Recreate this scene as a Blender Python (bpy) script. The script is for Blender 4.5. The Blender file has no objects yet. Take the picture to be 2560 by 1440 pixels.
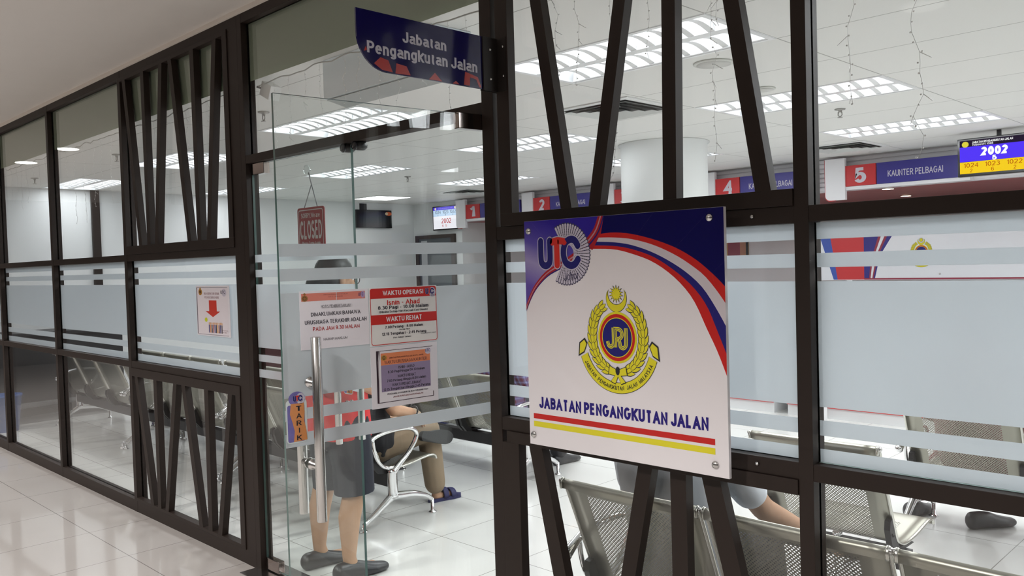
import bpy, bmesh, math, random
from mathutils import Vector, Matrix
random.seed(7)
PI = math.pi
sc = bpy.context.scene
COL = sc.collection

# ---------------------------------------------------------------- camera
cam_d = bpy.data.cameras.new('camera'); cam = bpy.data.objects.new('camera', cam_d); COL.objects.link(cam)
_r = Vector((0.70917972, 0.70441958, -0.02927768)); _u = Vector((-0.00062647, 0.04215659, 0.99911082)); _f = Vector((-0.70502747, 0.70853149, -0.03033789))
M = Matrix((( _r.x, _u.x, -_f.x, 0.0), (_r.y, _u.y, -_f.y, -2.071), (_r.z, _u.z, -_f.z, 1.52), (0, 0, 0, 1)))
cam.matrix_world = M
cam_d.sensor_width = 36.0; cam_d.lens = 36.0 * 2110.7 / 2560.0; cam_d.clip_start = 0.02; cam_d.clip_end = 80
sc.camera = cam
# ---------------------------------------------------------------- world, exposure
w = bpy.data.worlds.new('world'); sc.world = w; w.use_nodes = True
w.node_tree.nodes['Background'].inputs[0].default_value = (0.80, 0.82, 0.85, 1)
w.node_tree.nodes['Background'].inputs[1].default_value = 0.02
sc.view_settings.view_transform = 'Standard'; sc.view_settings.look = 'None'
sc.view_settings.exposure = 0.0; sc.view_settings.gamma = 1.0; sc.view_settings.use_curve_mapping = False
sc.cycles.use_denoising = True
sc.cycles.max_bounces = 10; sc.cycles.transparent_max_bounces = 40; sc.cycles.transmission_bounces = 12
sc.cycles.diffuse_bounces = 5; sc.cycles.glossy_bounces = 4
sc.cycles.caustics_reflective = False; sc.cycles.caustics_refractive = False
TUBE = 11.0          # radiance of the tubes themselves
TROFF = 25.0         # watts each louvred ceiling light throws down
CORR = 320.0         # watts of one added corridor spot

# ---------------------------------------------------------------- materials
MATS = {}
def mat(name, col, rough=0.5, metal=0.0, spec=0.5, noise=0.0, nscale=8.0, bump=0.0, bscale=200.0, coat=0.0):
    if name in MATS: return MATS[name]
    m = bpy.data.materials.new(name); m.use_nodes = True; nt = m.node_tree; b = nt.nodes['Principled BSDF']
    b.inputs['Base Color'].default_value = (*col, 1); b.inputs['Roughness'].default_value = rough
    b.inputs['Metallic'].default_value = metal; b.inputs['Specular IOR Level'].default_value = spec
    b.inputs['Coat Weight'].default_value = coat; b.inputs['Coat Roughness'].default_value = 0.05
    if noise or bump:
        tc = nt.nodes.new('ShaderNodeTexCoord')
    if noise:
        n = nt.nodes.new('ShaderNodeTexNoise'); n.inputs['Scale'].default_value = nscale; n.inputs['Detail'].default_value = 4
        nt.links.new(tc.outputs['Object'], n.inputs['Vector'])
        mx = nt.nodes.new('ShaderNodeMix'); mx.data_type = 'RGBA'
        mx.inputs[6].default_value = (*[c * (1 - noise) for c in col], 1); mx.inputs[7].default_value = (*[min(1, c * (1 + noise)) for c in col], 1)
        nt.links.new(n.outputs['Fac'], mx.inputs[0]); nt.links.new(mx.outputs[2], b.inputs['Base Color'])
    if bump:
        n2 = nt.nodes.new('ShaderNodeTexNoise'); n2.inputs['Scale'].default_value = bscale
        nt.links.new(tc.outputs['Object'], n2.inputs['Vector'])
        bp = nt.nodes.new('ShaderNodeBump'); bp.inputs['Strength'].default_value = bump; bp.inputs['Distance'].default_value = 0.002
        nt.links.new(n2.outputs['Fac'], bp.inputs['Height']); nt.links.new(bp.outputs['Normal'], b.inputs['Normal'])
    MATS[name] = m
    return m
def srgb(r, g, b):
    f = lambda c: (c / 255 / 12.92) if c <= 10 else ((c / 255 + 0.055) / 1.055) ** 2.4
    return (f(r), f(g), f(b))
def emis(name, col, s):
    if name in MATS: return MATS[name]
    m = bpy.data.materials.new(name); m.use_nodes = True; nt = m.node_tree; nt.nodes.clear()
    e = nt.nodes.new('ShaderNodeEmission'); e.inputs[0].default_value = (*col, 1); e.inputs[1].default_value = s
    o = nt.nodes.new('ShaderNodeOutputMaterial'); nt.links.new(e.outputs[0], o.inputs[0]); MATS[name] = m
    return m
def glass(name, tint, ior=1.5, gl=1.0):
    if name in MATS: return MATS[name]
    m = bpy.data.materials.new(name); m.use_nodes = True; nt = m.node_tree; nt.nodes.clear()
    t = nt.nodes.new('ShaderNodeBsdfTransparent'); t.inputs[0].default_value = (*tint, 1)
    g = nt.nodes.new('ShaderNodeBsdfGlossy'); g.inputs['Roughness'].default_value = 0.0; g.inputs[0].default_value = (gl, gl, gl, 1)
    f = nt.nodes.new('ShaderNodeFresnel')
    ge = nt.nodes.new('ShaderNodeNewGeometry'); iv = nt.nodes.new('ShaderNodeMapRange'); iv.inputs[3].default_value = ior; iv.inputs[4].default_value = 1.0 / ior   # leaving the pane: the ray goes on unbent
    nt.links.new(ge.outputs['Backfacing'], iv.inputs[0]); nt.links.new(iv.outputs[0], f.inputs['IOR'])
    x = nt.nodes.new('ShaderNodeMixShader'); o = nt.nodes.new('ShaderNodeOutputMaterial')
    nt.links.new(f.outputs[0], x.inputs[0]); nt.links.new(t.outputs[0], x.inputs[1]); nt.links.new(g.outputs[0], x.inputs[2]); nt.links.new(x.outputs[0], o.inputs[0])
    MATS[name] = m
    return m
def frost(name, col, tl=0.55, rf=0.3):
    if name in MATS: return MATS[name]
    m = bpy.data.materials.new(name); m.use_nodes = True; nt = m.node_tree; nt.nodes.clear(); N = nt.nodes.new
    a = N('ShaderNodeBsdfTranslucent'); a.inputs[0].default_value = (*col, 1)
    d = N('ShaderNodeBsdfDiffuse'); d.inputs[0].default_value = (*col, 1)
    r = N('ShaderNodeBsdfRefraction'); r.inputs[0].default_value = (*[min(1, c * 1.08) for c in col], 1); r.inputs['Roughness'].default_value = 0.62; r.inputs['IOR'].default_value = 1.12
    no = N('ShaderNodeTexNoise'); no.inputs['Scale'].default_value = 900; bp = N('ShaderNodeBump'); bp.inputs['Strength'].default_value = 0.15; bp.inputs['Distance'].default_value = 0.0005
    nt.links.new(no.outputs['Fac'], bp.inputs['Height'])
    for s in (a, d, r): nt.links.new(bp.outputs['Normal'], s.inputs['Normal'])
    x1 = N('ShaderNodeMixShader'); x1.inputs[0].default_value = tl; nt.links.new(d.outputs[0], x1.inputs[1]); nt.links.new(a.outputs[0], x1.inputs[2])
    x2 = N('ShaderNodeMixShader'); x2.inputs[0].default_value = rf; nt.links.new(x1.outputs[0], x2.inputs[1]); nt.links.new(r.outputs[0], x2.inputs[2])
    o = N('ShaderNodeOutputMaterial'); nt.links.new(x2.outputs[0], o.inputs[0]); MATS[name] = m
    return m
def grid_mat(name, col, line, px, py, ox, oy, lw, rough, noise=0.03, nscale=3.0, coat=0.0, spec=0.5):
    """tiles: lines where (x-ox)%px or (y-oy)%py is within lw of zero (object coordinates = metres)"""
    m = bpy.data.materials.new(name); m.use_nodes = True; nt = m.node_tree; b = nt.nodes['Principled BSDF']; N = nt.nodes.new; L = nt.links.new
    tc = N('ShaderNodeTexCoord'); sx = N('ShaderNodeSeparateXYZ'); L(tc.outputs['Object'], sx.inputs[0])
    def axis(sock, o, p):
        a = N('ShaderNodeMath'); a.operation = 'SUBTRACT'; L(sock, a.inputs[0]); a.inputs[1].default_value = o - p / 2
        f = N('ShaderNodeMath'); f.operation = 'FLOORED_MODULO'; L(a.outputs[0], f.inputs[0]); f.inputs[1].default_value = p
        s = N('ShaderNodeMath'); s.operation = 'SUBTRACT'; L(f.outputs[0], s.inputs[0]); s.inputs[1].default_value = p / 2
        ab = N('ShaderNodeMath'); ab.operation = 'ABSOLUTE'; L(s.outputs[0], ab.inputs[0])
        l = N('ShaderNodeMath'); l.operation = 'LESS_THAN'; L(ab.outputs[0], l.inputs[0]); l.inputs[1].default_value = lw
        return l.outputs[0]
    mx = N('ShaderNodeMath'); mx.operation = 'MAXIMUM'; L(axis(sx.outputs[0], ox, px), mx.inputs[0]); L(axis(sx.outputs[1], oy, py), mx.inputs[1])
    n = N('ShaderNodeTexNoise'); n.inputs['Scale'].default_value = nscale; n.inputs['Detail'].default_value = 5; L(tc.outputs['Object'], n.inputs['Vector'])
    c1 = N('ShaderNodeMix'); c1.data_type = 'RGBA'; L(n.outputs['Fac'], c1.inputs[0])
    c1.inputs[6].default_value = (*[c * (1 - noise) for c in col], 1); c1.inputs[7].default_value = (*[min(1, c * (1 + noise)) for c in col], 1)
    c2 = N('ShaderNodeMix'); c2.data_type = 'RGBA'; L(mx.outputs[0], c2.inputs[0]); L(c1.outputs[2], c2.inputs[6]); c2.inputs[7].default_value = (*line, 1)
    L(c2.outputs[2], b.inputs['Base Color']); b.inputs['Roughness'].default_value = rough; b.inputs['Specular IOR Level'].default_value = spec; b.inputs['Coat Weight'].default_value = coat; b.inputs['Coat Roughness'].default_value = 0.03
    MATS[name] = m
    return m
def perf_mat(name, col, pitch=0.0135, r=0.0036):
    """perforated stainless sheet: UV in metres; second UV channel 'mask' > 0.5 where the sheet is pierced"""
    m = bpy.data.materials.new(name); m.use_nodes = True; nt = m.node_tree; b = nt.nodes['Principled BSDF']; N = nt.nodes.new; L = nt.links.new
    b.inputs['Base Color'].default_value = (*col, 1); b.inputs['Metallic'].default_value = 0.9; b.inputs['Roughness'].default_value = 0.36
    uv = N('ShaderNodeUVMap'); uv.uv_map = 'UVMap'; sx = N('ShaderNodeSeparateXYZ'); L(uv.outputs[0], sx.inputs[0])
    def ma(op, a, bb):
        n = N('ShaderNodeMath'); n.operation = op
        for i, v in enumerate((a, bb)):
            if v is None: continue
            if isinstance(v, (int, float)): n.inputs[i].default_value = v
            else: L(v, n.inputs[i])
        return n.outputs[0]
    def dots(ox, oy):
        fx = ma('SUBTRACT', ma('FLOORED_MODULO', ma('ADD', sx.outputs[0], ox), pitch), pitch / 2)
        fy = ma('SUBTRACT', ma('FLOORED_MODULO', ma('ADD', sx.outputs[1], oy), pitch), pitch / 2)
        return ma('LESS_THAN', ma('ADD', ma('MULTIPLY', fx, fx), ma('MULTIPLY', fy, fy)), r * r)
    d = ma('MAXIMUM', dots(0, 0), dots(pitch / 2, pitch / 2))
    uv2 = N('ShaderNodeUVMap'); uv2.uv_map = 'mask'; s2 = N('ShaderNodeSeparateXYZ'); L(uv2.outputs[0], s2.inputs[0])
    inx = ma('LESS_THAN', ma('ABSOLUTE', s2.outputs[0], None), 0.185)
    iny = ma('MULTIPLY', ma('GREATER_THAN', s2.outputs[1], 0.105), ma('LESS_THAN', s2.outputs[1], 0.79))
    d = ma('MULTIPLY', d, ma('MULTIPLY', inx, iny))
    t = N('ShaderNodeBsdfTransparent'); x = N('ShaderNodeMixShader'); o = nt.nodes['Material Output']
    L(d, x.inputs[0]); L(b.outputs[0], x.inputs[1]); L(t.outputs[0], x.inputs[2]); L(x.outputs[0], o.inputs[0]); MATS[name] = m
    return m

BROWN = mat('dark brown powder-coated aluminium', (0.021, 0.0135, 0.0105), 0.5, spec=0.28, noise=0.08, nscale=30)
BROWN2 = mat('dark brown panel frame', (0.021, 0.0135, 0.0105), 0.5, spec=0.28, noise=0.1, nscale=40)
GLASS = glass('clear glass', (0.982, 0.990, 0.988), 1.38)
DGLASS = glass('door glass', (0.965, 0.982, 0.976), 1.36)
GEDGE = mat('green glass edge', (0.36, 0.52, 0.48), 0.2)
FROST = frost('frosted film', (0.84, 0.88, 0.91), 0.62, 0.26)
FROSTG = frost('green grey film', (0.38, 0.43, 0.33), 0.4, 0.0)
CHROME = mat('chrome', (0.85, 0.85, 0.86), 0.08, 1.0)
STEEL = mat('brushed steel', (0.62, 0.61, 0.60), 0.22, 1.0)
STEELR = mat('stainless rim', (0.66, 0.65, 0.60), 0.26, 1.0)
PERF = perf_mat('perforated stainless sheet', (0.36, 0.35, 0.30))
BLACK = mat('black plastic', (0.018, 0.018, 0.02), 0.4)
BLACKM = mat('black painted steel', (0.022, 0.021, 0.024), 0.45)
WHITE = mat('white paint', (0.80, 0.81, 0.80), 0.55, bump=0.04)
WALLM = mat('white wall paint', (0.78, 0.80, 0.80), 0.6, noise=0.015, bump=0.05)
PAPER = mat('white paper', (0.78, 0.75, 0.80), 0.5, noise=0.015, nscale=20)
INK = mat('black ink', (0.012, 0.012, 0.02), 0.5)
NAVY = mat('navy print', srgb(26, 22, 112), 0.35)
RED = mat('red print', srgb(196, 28, 24), 0.35)
YEL = mat('yellow print', srgb(222, 212, 40), 0.35)
WHITEP = mat('white print', (0.78, 0.75, 0.77), 0.35)
SKIN = mat('tan skin', srgb(190, 148, 118), 0.5, noise=0.06, nscale=25)
HAIR = mat('black hair', (0.012, 0.011, 0.012), 0.45, noise=0.3, nscale=90, bump=0.4, bscale=160)

# ---------------------------------------------------------------- object helpers
ORG = {}
def link(name, me, m=None, parent=None):
    o = bpy.data.objects.new(name, me); COL.objects.link(o)
    if me is not None and m is not None:
        for x in (m if isinstance(m, (list, tuple)) else [m]): me.materials.append(x)
    if parent is not None: o.parent = parent; ORG[o.name] = ORG.get(parent.name, Vector((0, 0, 0)))
    return o
def tag(o, label=None, cat=None, group=None, kind=None):
    if label: o['label'] = label
    if cat: o['category'] = cat
    if group: o['group'] = group
    if kind: o['kind'] = kind
    return o
def thing(name, label, cat, loc=(0, 0, 0), rot=(0, 0, 0), group=None, local=False):
    """Empty at the thing's base; children built in world coordinates unless local/rotated"""
    o = bpy.data.objects.new(name, None); COL.objects.link(o); o.empty_display_size = 0.1
    o.location = loc; o.rotation_euler = rot
    ORG[o.name] = Vector((0, 0, 0)) if local else Vector(loc)
    return tag(o, label, cat, group)
def dup(root, loc, label=None, group=None):
    def cp(o, par):
        c = o.copy(); COL.objects.link(c); c.parent = par
        for ch in list(o.children): cp(ch, c)
        return c
    r = cp(root, None); r.location = loc
    if label: r['label'] = label
    if group: r['group'] = group
    return r
class MB:
    def __init__(s): s.b = bmesh.new()
    def box(s, x0, x1, y0, y1, z0, z1, mi=0, bev=0.0):
        b = s.b
        v = [b.verts.new(p) for p in ((x0, y0, z0), (x1, y0, z0), (x1, y1, z0), (x0, y1, z0), (x0, y0, z1), (x1, y0, z1), (x1, y1, z1), (x0, y1, z1))]
        fs = [b.faces.new([v[i] for i in q]) for q in ((3, 2, 1, 0), (4, 5, 6, 7), (0, 1, 5, 4), (1, 2, 6, 5), (2, 3, 7, 6), (3, 0, 4, 7))]
        for f in fs: f.material_index = mi
        if bev:
            es = list({e for f in fs for e in f.edges})
            bmesh.ops.bevel(b, geom=es, offset=bev, segments=2, profile=0.7, affect='EDGES')
        return s
    def poly(s, pts, mi=0):
        f = s.b.faces.new([s.b.verts.new(p) for p in pts]); f.material_index = mi; return s
    def prism(s, pts, d, mi=0):
        """closed polygon (3D points) pushed along vector d"""
        b = s.b; d = Vector(d); n = len(pts)
        a = [b.verts.new(p) for p in pts]; c = [b.verts.new(Vector(p) + d) for p in pts]
        fs = [b.faces.new(a[::-1]), b.faces.new(c)] + [b.faces.new((a[i], a[(i + 1) % n], c[(i + 1) % n], c[i])) for i in range(n)]
        for f in fs: f.material_index = mi
        return s
    def tube(s, pts, r, seg=8, cap=True, mi=0, flat=None):
        """sweep along pts; r radius or list; flat=(ax) squash"""
        b = s.b; pts = [Vector(p) for p in pts]; n = len(pts); rs = r if isinstance(r, (list, tuple)) else [r] * n
        rings = []; up = None
        for i, p in enumerate(pts):
            t = (pts[min(i + 1, n - 1)] - pts[max(i - 1, 0)]).normalized()
            if up is None:
                up = Vector((0, 0, 1)) if abs(t.z) < 0.9 else Vector((1, 0, 0))
            a = t.cross(up); a = a.normalized() if a.length > 1e-6 else Vector((1, 0, 0)); c = a.cross(t).normalized(); up = c
            fx, fy = flat if flat else (1, 1)
            rings.append([b.verts.new(p + (a * math.cos(2 * PI * k / seg) * fx + c * math.sin(2 * PI * k / seg) * fy) * rs[i]) for k in range(seg)])
        for i in range(n - 1):
            for k in range(seg):
                f = b.faces.new((rings[i][k], rings[i][(k + 1) % seg], rings[i + 1][(k + 1) % seg], rings[i + 1][k])); f.material_index = mi; f.smooth = True
        if cap:
            for rg in (rings[0][::-1], rings[-1]):
                f = b.faces.new(rg); f.material_index = mi
        return s
    def lathe(s, prof, c, axis='Z', seg=20, mi=0):
        """prof = [(r,h)...] about axis through c"""
        b = s.b; c = Vector(c); rings = []
        for r, h in prof:
            rg = []
            for k in range(seg):
                x, y = r * math.cos(2 * PI * k / seg), r * math.sin(2 * PI * k / seg)
                p = {'Z': (x, y, h), 'Y': (x, h, y), 'X': (h, x, y)}[axis]
                rg.append(b.verts.new(c + Vector(p)))
            rings.append(rg)
        for i in range(len(rings) - 1):
            for k in range(seg):
                f = b.faces.new((rings[i][k], rings[i][(k + 1) % seg], rings[i + 1][(k + 1) % seg], rings[i + 1][k])); f.smooth = True; f.material_index = mi
        for rg in (rings[0], rings[-1]):
            f = b.faces.new(rg); f.material_index = mi
        return s
    def ball(s, c, r, seg=10, sc3=(1, 1, 1), mi=0):
        m = Matrix.Translation(c) @ Matrix.Diagonal((*[r * k for k in sc3], 1))
        g = bmesh.ops.create_uvsphere(s.b, u_segments=seg, v_segments=max(4, seg // 2 + 1), radius=1, matrix=m)
        for v in g['verts']:
            for f in v.link_faces: f.smooth = True; f.material_index = mi
        return s
    def cap(s, p0, r0, p1, r1, seg=10):
        s.ball(p0, r0, seg); s.ball(p1, r1, seg)
        s.tube([p0, p1], [r0, r1], seg)
        return s
    def build(s, name, m, parent=None, recalc=True, world=True):
        if recalc: bmesh.ops.recalc_face_normals(s.b, faces=s.b.faces)
        me = bpy.data.meshes.new(name); s.b.to_mesh(me); s.b.free()
        o = link(name, me, m, parent)
        if parent is not None and world:
            off = ORG.get(parent.name, Vector((0, 0, 0)))
            if off.length > 0: me.transform(Matrix.Translation(-off))
        return o
def chain(pts, n=4):
    """Catmull-Rom through pts"""
    P = [Vector(p) for p in pts]; out = []
    for i in range(len(P) - 1):
        a, b, c, d = P[max(i - 1, 0)], P[i], P[i + 1], P[min(i + 2, len(P) - 1)]
        for k in range(n):
            t = k / n
            out.append(0.5 * ((2 * b) + (c - a) * t + (2 * a - 5 * b + 4 * c - d) * t * t + (3 * b - a - 3 * c + d) * t ** 3))
    out.append(P[-1]); return out
def struct(name, mb, m, parent=None):
    o = mb.build(name, m, parent)
    if parent is None: o['kind'] = 'structure'
    return o

# ---------------------------------------------------------------- flat print helpers (local frame: x right, y up, z toward the viewer)
def flat(name, polys, m, parent, z, label=None):
    mb = MB()
    for i, p in enumerate(polys):
        try: mb.b.faces.new([mb.b.verts.new((x, y, z + (i % 7) * 1e-5)) for x, y in p])
        except ValueError: pass
    bmesh.ops.recalc_face_normals(mb.b, faces=mb.b.faces)
    for f in mb.b.faces:
        if f.normal.z < 0: f.normal_flip()
    o = mb.build(name, m, parent, recalc=False, world=False)
    if label: o['label'] = label
    return o
def strip(top, bot):
    """quads between two polylines of equal length"""
    return [[top[i], top[i + 1], bot[i + 1], bot[i]] for i in range(len(top) - 1)]
def resample(pts, n):
    d = [0.0]
    for a, b in zip(pts, pts[1:]): d.append(d[-1] + math.dist(a, b))
    out = []
    for k in range(n):
        t = d[-1] * k / (n - 1); i = 0
        while i < len(d) - 2 and d[i + 1] < t: i += 1
        u = (t - d[i]) / max(1e-9, d[i + 1] - d[i]); out.append((pts[i][0] + (pts[i + 1][0] - pts[i][0]) * u, pts[i][1] + (pts[i + 1][1] - pts[i][1]) * u))
    return out
def smooth2(pts, n=5):
    return [(p.x, p.y) for p in chain([(x, y, 0) for x, y in pts], n)]
def clip(poly, x0, y0, x1, y1):
    for ax, lim, sg in ((0, x0, 1), (0, x1, -1), (1, y0, 1), (1, y1, -1)):
        out = []
        for i in range(len(poly)):
            a, b = poly[i - 1], poly[i]; ia, ib = (a[ax] - lim) * sg >= 0, (b[ax] - lim) * sg >= 0
            if ia != ib:
                t = (lim - a[ax]) / (b[ax] - a[ax]); out.append((a[0] + (b[0] - a[0]) * t, a[1] + (b[1] - a[1]) * t))
            if ib: out.append(b)
        poly = out
        if not poly: return []
    return poly
def rect(x0, y0, x1, y1): return [(x0, y0), (x1, y0), (x1, y1), (x0, y1)]
def rrect(x0, y0, x1, y1, r, corners='1111', n=5):
    pts = []
    for i, (cx, cy, a0) in enumerate(((x0 + r, y0 + r, PI), (x1 - r, y0 + r, 1.5 * PI), (x1 - r, y1 - r, 0), (x0 + r, y1 - r, 0.5 * PI))):
        if corners[i] == '1': pts += [(cx + r * math.cos(a0 + PI / 2 * k / n), cy + r * math.sin(a0 + PI / 2 * k / n)) for k in range(n + 1)]
        else: pts.append(((x0, y0), (x1, y0), (x1, y1), (x0, y1))[i])
    return pts
def ell(cx, cy, rx, ry, n=40): return [(cx + rx * math.cos(2 * PI * k / n), cy + ry * math.sin(2 * PI * k / n)) for k in range(n)]
def ring(cx, cy, rx, ry, rx2, ry2, n=40): return strip(ell(cx, cy, rx, ry, n) + [(cx + rx, cy)], ell(cx, cy, rx2, ry2, n) + [(cx + rx2, cy)])
def AR(cx, cy, rx, ry, a0, a1, n=10):
    return [(cx + rx * math.cos(math.radians(a0 + (a1 - a0) * i / n)), cy + ry * math.sin(math.radians(a0 + (a1 - a0) * i / n))) for i in range(n + 1)]
_X = 0.70      # x-height of the centre lines
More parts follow.
